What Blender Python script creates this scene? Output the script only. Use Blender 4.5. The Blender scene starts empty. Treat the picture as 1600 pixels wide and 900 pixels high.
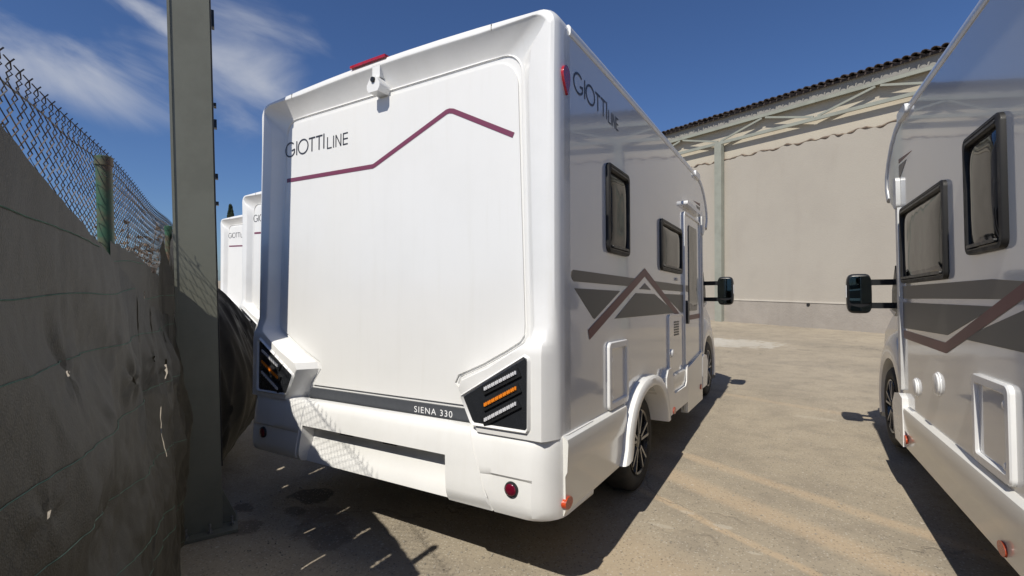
import bpy, bmesh, math, random
from mathutils import Vector, Matrix, noise
R = math.radians
PI = math.pi
S = bpy.context.scene
COL = S.collection
random.seed(7)

# ------------------------------------------------------------------ camera
def make_camera():
    yaw, pitch, roll = -0.5404, -0.0233, -0.0120
    cy, sy, cp, sp = math.cos(yaw), math.sin(yaw), math.cos(pitch), math.sin(pitch)
    f = Vector((sy*cp, cy*cp, sp)); r = Vector((cy, -sy, 0)); u = r.cross(f)
    cr, sr = math.cos(roll), math.sin(roll)
    r2 = cr*r + sr*u; u2 = -sr*r + cr*u
    cd = bpy.data.cameras.new('camera'); co = bpy.data.objects.new('camera', cd); COL.objects.link(co)
    m = Matrix((r2, u2, -f)).transposed().to_4x4(); m.translation = Vector((0.9561, -1.952, 1.5385))
    co.matrix_world = m
    cd.sensor_width = 36; cd.lens = 762.54/1600*36; cd.clip_start = 0.02; cd.clip_end = 3000
    S.camera = co
make_camera()

# ------------------------------------------------------------------ light
SUN_K = 0.765
SUN_DIR = Vector((0.022, SUN_K, -1.0)).normalized()
sd = bpy.data.lights.new('sun', 'SUN'); sd.energy = 4.8; sd.angle = R(0.53); sd.color = (1.0, 0.95, 0.855)
so = bpy.data.objects.new('sun', sd); COL.objects.link(so); so.rotation_euler = SUN_DIR.to_track_quat('-Z', 'Y').to_euler()
so.location = (0, -10, 20)
S.view_settings.view_transform = 'Standard'; S.view_settings.look = 'None'
S.view_settings.exposure = 0.0; S.view_settings.gamma = 1.0; S.view_settings.use_curve_mapping = False

def nn(nt, typ, **kw):
    n = nt.nodes.new(typ)
    for k, v in kw.items():
        if k == 'ins':
            for a, b in v.items():
                if hasattr(b, 'is_output') or b.__class__.__name__.startswith('NodeSocket'): nt.links.new(b, n.inputs[a])
                else: n.inputs[a].default_value = b
        else: setattr(n, k, v)
    return n
def math_n(nt, op, a, b=None, c=None, clamp=False):
    n = nt.nodes.new('ShaderNodeMath'); n.operation = op; n.use_clamp = clamp
    for i, v in enumerate((a, b, c)):
        if v is None: continue
        if isinstance(v, (int, float)): n.inputs[i].default_value = v
        else: nt.links.new(v, n.inputs[i])
    return n.outputs[0]
def smooth_n(nt, v, lo, hi, a=0.0, b=1.0):
    n = nt.nodes.new('ShaderNodeMapRange'); n.interpolation_type = 'SMOOTHSTEP'
    nt.links.new(v, n.inputs[0]); n.inputs[1].default_value = lo; n.inputs[2].default_value = hi
    n.inputs[3].default_value = a; n.inputs[4].default_value = b
    return n.outputs[0]
def mix_c(nt, fac, a, b, mode='MIX'):
    n = nt.nodes.new('ShaderNodeMix'); n.data_type = 'RGBA'; n.blend_type = mode
    for i, v in ((0, fac), (6, a), (7, b)):
        if isinstance(v, (int, float)): n.inputs[i].default_value = v
        elif isinstance(v, tuple): n.inputs[i].default_value = (*v[:3], 1)
        else: nt.links.new(v, n.inputs[i])
    return n.outputs[2]
def noise_n(nt, vec, scale, detail=4, rough=.55, dist=0.0):
    n = nt.nodes.new('ShaderNodeTexNoise'); n.inputs['Scale'].default_value = scale
    n.inputs['Detail'].default_value = detail; n.inputs['Roughness'].default_value = rough; n.inputs['Distortion'].default_value = dist
    if vec is not None: nt.links.new(vec, n.inputs['Vector'])
    return n.outputs[0]

def make_world():
    w = bpy.data.worlds.new('World'); S.world = w; w.use_nodes = True
    nt = w.node_tree; nt.nodes.clear()
    out = nn(nt, 'ShaderNodeOutputWorld'); bg = nn(nt, 'ShaderNodeBackground')
    sky = nn(nt, 'ShaderNodeTexSky', sky_type='NISHITA', sun_disc=False, sun_elevation=math.asin(-SUN_DIR.z), sun_rotation=PI,
             altitude=200, air_density=1.0, dust_density=0.6, ozone_density=2.2)
    tc = nn(nt, 'ShaderNodeTexCoord'); sep = nn(nt, 'ShaderNodeSeparateXYZ'); nt.links.new(tc.outputs['Generated'], sep.inputs[0])
    az = math_n(nt, 'MULTIPLY', math_n(nt, 'ARCTAN2', sep.outputs[0], sep.outputs[1]), 180/PI)
    el = math_n(nt, 'MULTIPLY', math_n(nt, 'ARCSINE', sep.outputs[2]), 180/PI)
    # streaks of cirrus: rotate (az, el) and stretch the noise along the streak
    def cloud(a0, e0, sa, se, ang, scl, lo, hi, seed):
        da = math_n(nt, 'SUBTRACT', az, a0); de = math_n(nt, 'SUBTRACT', el, e0)
        c, s = math.cos(R(ang)), math.sin(R(ang))
        p = math_n(nt, 'ADD', math_n(nt, 'MULTIPLY', da, c), math_n(nt, 'MULTIPLY', de, s))
        q = math_n(nt, 'ADD', math_n(nt, 'MULTIPLY', da, -s), math_n(nt, 'MULTIPLY', de, c))
        cx = nn(nt, 'ShaderNodeCombineXYZ'); nt.links.new(math_n(nt, 'MULTIPLY', p, 0.42), cx.inputs[0]); nt.links.new(q, cx.inputs[1]); cx.inputs[2].default_value = seed
        n = noise_n(nt, cx.outputs[0], scl, 6, .52, .5)
        r2 = math_n(nt, 'ADD', math_n(nt, 'POWER', math_n(nt, 'DIVIDE', p, sa), 2), math_n(nt, 'POWER', math_n(nt, 'DIVIDE', q, se), 2))
        fall = math_n(nt, 'EXPONENT', math_n(nt, 'MULTIPLY', r2, -1))
        v = math_n(nt, 'ADD', n, math_n(nt, 'MULTIPLY', math_n(nt, 'SUBTRACT', fall, 1), .66))
        return smooth_n(nt, v, lo, hi)
    c1 = cloud(-60.5, 20.5, 11, 6.5, -9, .17, .14, .66, 3.1)
    c2 = cloud(-75, 18.0, 18, 4.6, -12, .2, .14, .64, 8.4)
    c3 = cloud(-67, 23.5, 8, 2.0, -20, .3, .2, .65, 1.7)
    cl = math_n(nt, 'MAXIMUM', math_n(nt, 'MAXIMUM', c1, c2), c3)
    blue = mix_c(nt, 1.0, sky.outputs[0], (.68, .89, 1.26), 'MULTIPLY')
    col = mix_c(nt, math_n(nt, 'MULTIPLY', cl, .72), blue, (8.6, 8.9, 9.6))
    nt.links.new(col, bg.inputs[0]); bg.inputs[1].default_value = 0.068
    nt.links.new(bg.outputs[0], out.inputs[0])
make_world()

# ------------------------------------------------------------------ helpers
def rgb(r, g, b):
    def f(c):
        c /= 255; return c/12.92 if c <= .04045 else ((c+.055)/1.055)**2.4
    return (f(r), f(g), f(b))
def mat(name, col, rough=.5, metal=0.0, coat=0.0, var=0.0, vscale=6, bump=0.0, bscale=60, spec=.5, var_col=None, emis=None, trans=0):
    m = bpy.data.materials.new(name); m.use_nodes = True; nt = m.node_tree; b = nt.nodes['Principled BSDF']
    b.inputs['Base Color'].default_value = (*col, 1); b.inputs['Roughness'].default_value = rough; b.inputs['Metallic'].default_value = metal
    b.inputs['Specular IOR Level'].default_value = spec
    b.inputs['Coat Weight'].default_value = coat; b.inputs['Coat Roughness'].default_value = .03
    tc = nn(nt, 'ShaderNodeTexCoord'); v = tc.outputs['Object']
    if var:
        n = noise_n(nt, v, vscale, 6, .6)
        dark = var_col or tuple(c*(1-var) for c in col)
        nt.links.new(mix_c(nt, smooth_n(nt, n, .38, .68), col, dark), b.inputs['Base Color'])
        nt.links.new(smooth_n(nt, n, .3, .7, rough, min(1, rough+.12)), b.inputs['Roughness'])
    if bump:
        n = noise_n(nt, v, bscale, 3, .5)
        bn = nn(nt, 'ShaderNodeBump'); bn.inputs['Strength'].default_value = 1.0; bn.inputs['Distance'].default_value = bump
        nt.links.new(n, bn.inputs['Height']); nt.links.new(bn.outputs[0], b.inputs['Normal'])
    return m
M = {}
M['gel'] = mat('white_gelcoat', (.79, .785, .765), .28, coat=.5, var=.05, vscale=3, bump=.0004, bscale=5)
M['panel'] = mat('rear_panel_paint', (.77, .765, .745), .33, coat=.25, var=.035, vscale=1.6, bump=.0006, bscale=2.5)
def streaks(m, amt, c):
    nt = m.node_tree; b = nt.nodes['Principled BSDF']; tc = nn(nt, 'ShaderNodeTexCoord'); mp = nn(nt, 'ShaderNodeMapping'); nt.links.new(tc.outputs['Object'], mp.inputs[0]); mp.inputs['Scale'].default_value = (9, 9, .55)
    n = noise_n(nt, mp.outputs[0], 2.0, 7, .65); n2 = noise_n(nt, tc.outputs['Object'], 1.3, 4, .6)
    old = b.inputs['Base Color'].links[0].from_socket
    f = math_n(nt, 'MULTIPLY', math_n(nt, 'MULTIPLY', smooth_n(nt, n, .48, .75), smooth_n(nt, n2, .35, .7, .3, 1)), amt)
    nt.links.new(mix_c(nt, f, old, c), b.inputs['Base Color'])
streaks(M['panel'], .22, (.62, .60, .54)); streaks(M['gel'], .22, (.60, .57, .50))
M['side'] = mat('white_side_sheet', (.75, .738, .705), .11, coat=.7, bump=.0004, bscale=1.7)
M['skirt'] = mat('skirt_plastic', (.74, .73, .69), .24, coat=.45)
M['trim'] = mat('white_trim', (.8, .8, .79), .25, coat=.6, var=.04, vscale=6)
M['rail'] = mat('silver_rail', (.66, .66, .65), .35, metal=.2, var=.1, vscale=12)
M['black'] = mat('black_plastic', (.018, .019, .021), .32, var=.3, vscale=30, bump=.0003, bscale=300)
M['lampblack'] = mat('lamp_housing', (.022, .024, .028), .22, coat=.3, var=.2, vscale=20)
M['under'] = mat('underbody', (.02, .02, .02), .8, var=.4, vscale=5)
M['tyre'] = mat('tyre_rubber', (.022, .022, .021), .75, var=.4, vscale=14, var_col=(.045, .04, .034), bump=.0008, bscale=120)
M['rimblack'] = mat('rim_black', (.012, .012, .013), .2, coat=.4)
M['rimface'] = mat('rim_machined', (.36, .36, .37), .3, metal=.9, var=.1, vscale=30)
M['winframe'] = mat('window_frame', (.018, .017, .016), .45, spec=.3, var=.2, vscale=14)
M['maroon'] = mat('maroon_vinyl', rgb(120, 62, 84), .3, var=.06, vscale=9)
M['sidemaroon'] = mat('side_maroon_vinyl', (.19, .075, .072), .4, spec=.3)
M['greyvinyl'] = mat('grey_vinyl', (.135, .13, .115), .4, spec=.3)
M['taupe'] = mat('taupe_vinyl', (.185, .165, .135), .4, spec=.3)
M['ink'] = mat('dark_lettering', (.05, .05, .058), .35)
M['band'] = mat('dark_band', (.065, .07, .08), .4, var=.1, vscale=20)
M['whiteink'] = mat('white_lettering', (.8, .8, .8), .4)
M['redlens'] = mat('red_lens', (.42, .012, .02), .12, coat=1, var=.25, vscale=60)
M['darkred'] = mat('dark_red_lens', (.13, .004, .018), .08, coat=1)
M['orange'] = mat('orange_reflector', (.55, .065, .018), .25, coat=.4, var=.3, vscale=90)
M['amber'] = mat('amber_lens', (.80, .23, .02), .2, coat=.6, bump=.001, bscale=200)
M['clear'] = mat('clear_lens', (.62, .62, .64), .15, coat=.8, bump=.001, bscale=200)
M['mirror'] = mat('mirror_glass', (.10, .125, .125), .02, metal=1.0)
M['interior'] = mat('window_blind', (.30, .28, .25), .7, var=.15, vscale=3)
M['grille'] = mat('vent_grille', (.10, .10, .10), .5)
M['post'] = mat('green_post_paint', (.03, .10, .055), .45, var=.8, vscale=9, var_col=(.13, .075, .045), bump=.0006, bscale=60)
M['wire'] = mat('galvanised_wire', (.10, .095, .09), .5, metal=.5, var=.5, vscale=40, var_col=(.09, .06, .045))
M['column'] = mat('column_paint', (.168, .17, .135), .42, var=.16, vscale=4, bump=.0005, bscale=25)
M['steel'] = mat('bare_bolt', (.35, .35, .36), .4, metal=.8, var=.3, vscale=60)
M['frame'] = mat('truss_paint', (.31, .32, .27), .5, var=.15, vscale=3)
M['tile'] = mat('roof_tile', (.036, .028, .026), .8, var=.6, vscale=9, var_col=(.085, .062, .052), bump=.003, bscale=40)
M['foam'] = mat('brown_mortar_edge', (.15, .11, .085), .9, var=.5, vscale=8, var_col=(.27, .215, .16), bump=.01, bscale=14)
M['bark'] = mat('bark', (.10, .07, .05), .9, var=.4, vscale=12)
M['cypress'] = mat('cypress_leaf', (.035, .055, .03), .7, var=.5, vscale=5, var_col=(.06, .085, .045))
M['twig'] = mat('dry_twig', (.20, .14, .09), .9, var=.4, vscale=10)
M['pebble'] = mat('pebble', (.32, .29, .24), .9, var=.4, vscale=30)

def glass_mat():
    m = bpy.data.materials.new('tinted_acrylic'); m.use_nodes = True; nt = m.node_tree; b = nt.nodes['Principled BSDF']
    b.inputs['Base Color'].default_value = (.020, .018, .015, 1); b.inputs['Roughness'].default_value = .05
    b.inputs['Specular IOR Level'].default_value = .32; b.inputs['Coat Weight'].default_value = 0; b.inputs['Coat Roughness'].default_value = .02
    tc = nn(nt, 'ShaderNodeTexCoord')
    n = noise_n(nt, tc.outputs['Object'], 3.2, 2, .5)
    bn = nn(nt, 'ShaderNodeBump'); bn.inputs['Distance'].default_value = .006; nt.links.new(n, bn.inputs['Height'])
    nt.links.new(bn.outputs[0], b.inputs['Normal']); nt.links.new(bn.outputs[0], b.inputs['Coat Normal'])
    return m
M['glass'] = glass_mat()

def ground_mat():
    m = bpy.data.materials.new('dusty_concrete_yard'); m.use_nodes = True; nt = m.node_tree; b = nt.nodes['Principled BSDF']
    tc = nn(nt, 'ShaderNodeTexCoord'); v = tc.outputs['Object']
    sep = nn(nt, 'ShaderNodeSeparateXYZ'); nt.links.new(v, sep.inputs[0]); X, Y = sep.outputs[0], sep.outputs[1]
    big = noise_n(nt, v, .55, 6, .6); mid = noise_n(nt, v, 3.5, 8, .65); fine = noise_n(nt, v, 55, 5, .7); grit = noise_n(nt, v, 230, 3, .7)
    col = mix_c(nt, smooth_n(nt, big, .35, .68), (.375, .32, .24), (.30, .258, .196))
    col = mix_c(nt, math_n(nt, 'MULTIPLY', smooth_n(nt, mid, .42, .70), .55), col, (.225, .195, .155))
    # fine aggregate
    col = mix_c(nt, math_n(nt, 'MULTIPLY', smooth_n(nt, fine, .5, .72), .42), col, (.13, .115, .095))
    col = mix_c(nt, math_n(nt, 'MULTIPLY', smooth_n(nt, grit, .56, .74), .40), col, (.11, .10, .085))
    col = mix_c(nt, math_n(nt, 'MULTIPLY', smooth_n(nt, grit, .36, .24), .30), col, (.52, .47, .39))
    # warp for streak edges
    wob = math_n(nt, 'MULTIPLY', math_n(nt, 'SUBTRACT', noise_n(nt, v, 2.6, 8, .66), .5), .12)
    def line(x0, y0, x1, y1, w, k, c, lo=.35, hi=.62):
        nonlocal col
        L = math.hypot(x1-x0, y1-y0); dx, dy = (x1-x0)/L, (y1-y0)/L
        ax = math_n(nt, 'SUBTRACT', X, x0); ay = math_n(nt, 'SUBTRACT', Y, y0)
        t = math_n(nt, 'ADD', math_n(nt, 'MULTIPLY', ax, dx), math_n(nt, 'MULTIPLY', ay, dy))
        d = math_n(nt, 'ABSOLUTE', math_n(nt, 'ADD', math_n(nt, 'ADD', math_n(nt, 'MULTIPLY', ax, -dy), math_n(nt, 'MULTIPLY', ay, dx)), wob))
        f = smooth_n(nt, d, w, w*.25)
        f = math_n(nt, 'MULTIPLY', f, smooth_n(nt, t, -.25, .35)); f = math_n(nt, 'MULTIPLY', f, smooth_n(nt, t, L+.6, L-.2))
        f = math_n(nt, 'MULTIPLY', math_n(nt, 'MULTIPLY', f, smooth_n(nt, mid, lo-.1, hi, .65, 1.0)), smooth_n(nt, fine, .4, .62, 1.0, .75))
        col = mix_c(nt, math_n(nt, 'MULTIPLY', f, k), col, c)
    dirt = (.49, .37, .245)
    line(-.2, 2.0, 2.3, .75, .16, .62, dirt); line(-.1, 2.42, 2.4, 1.35, .09, .6, dirt); line(-.3, 1.62, 2.0, .42, .05, .75, dirt)
    line(-.3, 4.9, 4.5, 3.5, .10, .35, dirt); line(-3, 8.4, 6, 6.6, .35, .25, (.24, .21, .17)); line(-3, 11.8, 8, 8.2, .5, .22, (.22, .195, .16))
    line(-.4, .78, .8, .30, .42, .6, (.45, .35, .235))
    def blob(x, y, rx, ry, k, c, n0=.12):
        nonlocal col
        ax = math_n(nt, 'DIVIDE', math_n(nt, 'SUBTRACT', X, x), rx); ay = math_n(nt, 'DIVIDE', math_n(nt, 'SUBTRACT', Y, y), ry)
        r = math_n(nt, 'SQRT', math_n(nt, 'ADD', math_n(nt, 'POWER', ax, 2), math_n(nt, 'POWER', ay, 2)))
        r = math_n(nt, 'ADD', r, math_n(nt, 'MULTIPLY', math_n(nt, 'SUBTRACT', noise_n(nt, v, 4.5, 8, .7), .5), 2.6))
        col = mix_c(nt, math_n(nt, 'MULTIPLY', smooth_n(nt, r, 1.05, .75), k), col, c)
    blob(-2.03, .24, .17, .12, .8, (.06, .055, .05)); blob(-1.95, .05, .1, .06, .6, (.09, .075, .06)); blob(-2.3, -.1, .09, .06, .6, (.085, .06, .045))
    blob(-2.0, -.25, .14, .10, .5, (.10, .07, .05)); blob(-1.5, -.05, .2, .14, .45, (.10, .075, .055)); blob(-1.75, .1, .22, .12, .4, (.12, .08, .055))
    blob(-.45, 9.9, 1.05, .75, .55, (.50, .475, .42)); blob(-1.6, 9.9, 1.2, .9, .55, (.50, .475, .42))
    blob(.52, 1.22, .07, .03, .5, (.5, .45, .37)); blob(.3, 1.3, .05, .02, .45, (.5, .45, .37)); blob(.72, 1.0, .06, .02, .5, (.5, .45, .37)); blob(.2, 1.05, .09, .02, .35, (.5, .45, .37)); blob(1.1, 4.1, .25, .06, .3, (.48, .43, .35))
    # sparse dark specks and pale chips
    vor = nn(nt, 'ShaderNodeTexVoronoi'); vor.inputs['Scale'].default_value = 9; nt.links.new(v, vor.inputs['Vector'])
    col = mix_c(nt, math_n(nt, 'MULTIPLY', smooth_n(nt, vor.outputs[0], .07, .04), .7), col, (.07, .06, .05))
    vor3 = nn(nt, 'ShaderNodeTexVoronoi'); vor3.inputs['Scale'].default_value = 75; nt.links.new(v, vor3.inputs['Vector'])
    sepc = nn(nt, 'ShaderNodeSeparateColor'); nt.links.new(vor3.outputs[1], sepc.inputs[0])
    agg = math_n(nt, 'MULTIPLY', smooth_n(nt, vor3.outputs[0], .42, .30), math_n(nt, 'MULTIPLY', smooth_n(nt, sepc.outputs[0], .55, .6), .55))
    col = mix_c(nt, agg, col, mix_c(nt, smooth_n(nt, sepc.outputs[1], .45, .55), (.12, .10, .08), (.50, .46, .39)))
    vor2 = nn(nt, 'ShaderNodeTexVoronoi'); vor2.inputs['Scale'].default_value = 5.3; nt.links.new(v, vor2.inputs['Vector'])
    col = mix_c(nt, math_n(nt, 'MULTIPLY', smooth_n(nt, vor2.outputs[0], .07, .03), .6), col, (.55, .5, .42))
    # cracks
    vc = nn(nt, 'ShaderNodeTexVoronoi', feature='DISTANCE_TO_EDGE'); vc.inputs['Scale'].default_value = .33
    wv = nn(nt, 'ShaderNodeVectorMath', operation='ADD'); nt.links.new(v, wv.inputs[0])
    nz = nn(nt, 'ShaderNodeTexNoise'); nz.inputs['Scale'].default_value = 1.5; nz.inputs['Detail'].default_value = 6; nt.links.new(v, nz.inputs['Vector'])
    nt.links.new(nz.outputs[1], wv.inputs[1]); nt.links.new(wv.outputs[0], vc.inputs['Vector'])
    crack = math_n(nt, 'MULTIPLY', smooth_n(nt, vc.outputs[0], .006, .001), smooth_n(nt, big, .45, .6))
    col = mix_c(nt, math_n(nt, 'MULTIPLY', crack, .28), col, (.10, .085, .07))
    nt.links.new(col, b.inputs['Base Color']); b.inputs['Roughness'].default_value = .92; b.inputs['Specular IOR Level'].default_value = .25
    h = math_n(nt, 'ADD', math_n(nt, 'MULTIPLY', fine, .6), math_n(nt, 'ADD', math_n(nt, 'MULTIPLY', mid, 1.2), math_n(nt, 'MULTIPLY', grit, .35)))
    h = math_n(nt, 'SUBTRACT', h, crack)
    bn = nn(nt, 'ShaderNodeBump'); bn.inputs['Distance'].default_value = .008; bn.inputs['Strength'].default_value = .8
    nt.links.new(h, bn.inputs['Height']); nt.links.new(bn.outputs[0], b.inputs['Normal'])
    return m
M['ground'] = ground_mat()

def wall_mat(name, c, c2, stain, sc=.7, bump=.004):
    m = bpy.data.materials.new(name); m.use_nodes = True; nt = m.node_tree; b = nt.nodes['Principled BSDF']
    tc = nn(nt, 'ShaderNodeTexCoord'); v = tc.outputs['Object']
    mp = nn(nt, 'ShaderNodeMapping'); nt.links.new(v, mp.inputs[0]); mp.inputs['Scale'].default_value = (1, 1, .22)
    big = noise_n(nt, v, sc, 6, .6); streak = noise_n(nt, mp.outputs[0], 2.3, 6, .65); fine = noise_n(nt, v, 26, 5, .6)
    col = mix_c(nt, smooth_n(nt, big, .35, .7), c, c2)
    col = mix_c(nt, math_n(nt, 'MULTIPLY', smooth_n(nt, streak, .5, .78), .35), col, stain)
    col = mix_c(nt, math_n(nt, 'MULTIPLY', smooth_n(nt, fine, .5, .75), .15), col, stain)
    nt.links.new(col, b.inputs['Base Color']); b.inputs['Roughness'].default_value = .9; b.inputs['Specular IOR Level'].default_value = .2
    bn = nn(nt, 'ShaderNodeBump'); bn.inputs['Distance'].default_value = bump; nt.links.new(math_n(nt, 'ADD', fine, math_n(nt, 'MULTIPLY', big, 2)), bn.inputs['Height'])
    nt.links.new(bn.outputs[0], b.inputs['Normal'])
    return m
M['plaster'] = wall_mat('cream_plaster', (.50, .455, .37), (.47, .42, .34), (.37, .32, .25))
M['render'] = wall_mat('beige_render', (.415, .38, .325), (.39, .355, .305), (.35, .31, .26))
M['concrete'] = wall_mat('concrete_base', (.36, .325, .285), (.315, .285, .25), (.24, .21, .18), 1.5, .008)
M['paleline'] = wall_mat('pale_ledge', (.55, .51, .44), (.50, .46, .40), (.4, .36, .3))
M['fascia'] = wall_mat('grey_fascia', (.30, .29, .26), (.27, .26, .24), (.2, .19, .17))

def cloth_mat():
    m = bpy.data.materials.new('shade_cloth'); m.use_nodes = True; nt = m.node_tree; b = nt.nodes['Principled BSDF']
    tc = nn(nt, 'ShaderNodeTexCoord'); v = tc.outputs['Object']
    n = noise_n(nt, v, 3, 6, .65); w = noise_n(nt, v, 260, 2, .5); d = noise_n(nt, v, 1.1, 4, .6)
    col = mix_c(nt, smooth_n(nt, n, .35, .7), (.034, .030, .023), (.015, .0135, .011))
    col = mix_c(nt, math_n(nt, 'MULTIPLY', smooth_n(nt, d, .45, .65), .5), col, (.052, .046, .035))
    col = mix_c(nt, math_n(nt, 'MULTIPLY', smooth_n(nt, w, .45, .65), .35), col, (.010, .010, .009))
    nt.links.new(col, b.inputs['Base Color']); b.inputs['Roughness'].default_value = .52; b.inputs['Specular IOR Level'].default_value = .30
    bn = nn(nt, 'ShaderNodeBump'); bn.inputs['Distance'].default_value = .0012; nt.links.new(math_n(nt, 'ADD', w, math_n(nt, 'MULTIPLY', d, 1.5)), bn.inputs['Height'])
    nt.links.new(bn.outputs[0], b.inputs['Normal'])
    mp = nn(nt, 'ShaderNodeMapping'); nt.links.new(v, mp.inputs[0]); mp.inputs['Scale'].default_value = (14, 14, 330)
    rib = noise_n(nt, mp.outputs[0], 1.0, 3, .6)
    col = mix_c(nt, math_n(nt, 'MULTIPLY', smooth_n(nt, rib, .42, .66), .55), col, (.012, .0115, .0095))
    dk = noise_n(nt, v, 2.1, 3, .5, .8)
    col = mix_c(nt, math_n(nt, 'MULTIPLY', smooth_n(nt, dk, .50, .60), .6), col, (.010, .009, .008))
    nt.links.new(col, b.inputs['Base Color'])
    tr = nn(nt, 'ShaderNodeBsdfTranslucent'); tr.inputs[0].default_value = (.06, .052, .037, 1)
    mx = nn(nt, 'ShaderNodeMixShader'); mx.inputs[0].default_value = .16
    nt.links.new(b.outputs[0], mx.inputs[1]); nt.links.new(tr.outputs[0], mx.inputs[2])
    nt.links.new(mx.outputs[0], nt.nodes['Material Output'].inputs[0])
    return m
M['cloth'] = cloth_mat()
M['thread'] = mat('green_thread', (.06, .17, .11), .6, var=.4, vscale=30)

# ---- mesh building
def build(name, bm, m, parent=None, smooth=None, bevel=0, seg=2, kind=None, label=None):
    if bevel:
        es = [e for e in bm.edges if e.is_manifold and len(e.link_faces) == 2 and e.calc_face_angle(0) > R(28)]
        bmesh.ops.bevel(bm, geom=es, offset=bevel, segments=seg, affect='EDGES', profile=.6, clamp_overlap=True)
    bmesh.ops.recalc_face_normals(bm, faces=bm.faces)
    me = bpy.data.meshes.new(name); bm.to_mesh(me); bm.free()
    o = bpy.data.objects.new(name, me); COL.objects.link(o)
    me.materials.append(m)
    if smooth or bevel:
        me.shade_smooth(); me.set_sharp_from_angle(angle=R(smooth or 40))
        for p in me.polygons:
            if p.loop_total > 6: p.use_smooth = False
    if parent: o.parent = parent
    if kind: o['kind'] = kind
    if label: o['label'] = label
    return o
def thing(name, label, cat, loc=(0, 0, 0), rot=None, group=None):
    o = bpy.data.objects.new(name, None); COL.objects.link(o); o.empty_display_size = .2
    o.location = loc
    if rot: o.rotation_euler = rot
    o['label'] = label; o['category'] = cat
    if group: o['group'] = group
    return o
def tag(o, label, cat, group=None):
    o['label'] = label; o['category'] = cat
    if group: o['group'] = group
    return o
def NB(): return bmesh.new()
def box(bm, x0, x1, y0, y1, z0, z1):
    vs = [bm.verts.new((x, y, z)) for x in (x0, x1) for y in (y0, y1) for z in (z0, z1)]
    for f in ((0, 1, 3, 2), (4, 6, 7, 5), (0, 4, 5, 1), (2, 3, 7, 6), (0, 2, 6, 4), (1, 5, 7, 3)): bm.faces.new([vs[i] for i in f])
    return vs
def prism(bm, pts, fa, fb):
    """solid between two maps of a 2-D outline"""
    A = [bm.verts.new(fa(p)) for p in pts]; B = [bm.verts.new(fb(p)) for p in pts]; n = len(pts)
    bm.faces.new(A); bm.faces.new(B[::-1])
    for i in range(n): bm.faces.new((A[i], B[i], B[(i+1) % n], A[(i+1) % n]))
def tube(bm, path, r, n=6, cap=True, radii=None):
    path = [Vector(p) for p in path]; rings = []
    up = Vector((0, 0, 1))
    for i, p in enumerate(path):
        t = (path[min(i+1, len(path)-1)] - path[max(i-1, 0)]).normalized()
        a = t.cross(up)
        if a.length < 1e-3: a = t.cross(Vector((1, 0, 0)))
        a.normalize(); b = t.cross(a)
        rr = radii[i] if radii else r
        rings.append([bm.verts.new(p + rr*(math.cos(2*PI*k/n)*a + math.sin(2*PI*k/n)*b)) for k in range(n)])
    for i in range(len(rings)-1):
        for k in range(n): bm.faces.new((rings[i][k], rings[i][(k+1) % n], rings[i+1][(k+1) % n], rings[i+1][k]))
    if cap and n > 2: bm.faces.new(rings[0][::-1]); bm.faces.new(rings[-1])
def bar(bm, a, b, w, h, up=Vector((0, 0, 1))):
    """square bar from a to b: w sideways, h along up"""
    a, b = Vector(a), Vector(b); t = (b-a).normalized(); s = t.cross(up).normalized(); u = s.cross(t).normalized()
    vs = [bm.verts.new(p + i*s*w/2 + j*u*h/2) for p in (a, b) for i, j in ((-1, -1), (1, -1), (1, 1), (-1, 1))]
    for f in ((3, 2, 1, 0), (4, 5, 6, 7), (0, 1, 5, 4), (1, 2, 6, 5), (2, 3, 7, 6), (3, 0, 4, 7)): bm.faces.new([vs[i] for i in f])
def rrect(y0, y1, z0, z1, r, n=5):
    pts = []
    for cy, cz, a0 in ((y1-r, z1-r, 0), (y0+r, z1-r, 90), (y0+r, z0+r, 180), (y1-r, z0+r, 270)):
        for i in range(n+1):
            a = R(a0 + 90*i/n); pts.append((cy + r*math.cos(a), cz + r*math.sin(a)))
    return pts
def lathe(bm, prof, n=40, axis='x', c=(0, 0, 0), closed=False):
    """prof: list of (axial, radius)"""
    rings = []
    for a, r in prof:
        ring = []
        for k in range(n):
            t = 2*PI*k/n; ring.append(bm.verts.new((c[0]+a, c[1]+r*math.cos(t), c[2]+r*math.sin(t))))
        rings.append(ring)
    for i in range(len(rings)-1 + (1 if closed else 0)):
        A, B = rings[i], rings[(i+1) % len(rings)]
        for k in range(n): bm.faces.new((A[k], A[(k+1) % n], B[(k+1) % n], B[k]))
    return rings
def ribbon(bm, pts, w, f, closed=False):
    """flat stroke of width w along 2-D pts, mapped by f"""
    n = len(pts); L = []; Rr = []
    for i, p in enumerate(pts):
        if closed: a, b = pts[(i-1) % n], pts[(i+1) % n]
        else: a, b = pts[max(i-1, 0)], pts[min(i+1, n-1)]
        d1 = Vector((p[0]-a[0], p[1]-a[1])); d2 = Vector((b[0]-p[0], b[1]-p[1]))
        if d1.length < 1e-9: d1 = d2
        if d2.length < 1e-9: d2 = d1
        d1.normalize(); d2.normalize(); t = (d1+d2); t = t.normalized() if t.length > 1e-6 else d1
        nrm = Vector((-t.y, t.x)); k = w/2/max(.35, nrm.dot(Vector((-d1.y, d1.x))))
        L.append(bm.verts.new(f((p[0]+nrm.x*k, p[1]+nrm.y*k)))); Rr.append(bm.verts.new(f((p[0]-nrm.x*k, p[1]-nrm.y*k))))
    for i in range(n if closed else n-1):
        j = (i+1) % n; bm.faces.new((L[i], L[j], Rr[j], Rr[i]))
def arc(cx, cy, rx, ry, a0, a1, n=18):
    return [(cx+rx*math.cos(R(a0+(a1-a0)*i/n)), cy+ry*math.sin(R(a0+(a1-a0)*i/n))) for i in range(n+1)]
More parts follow.
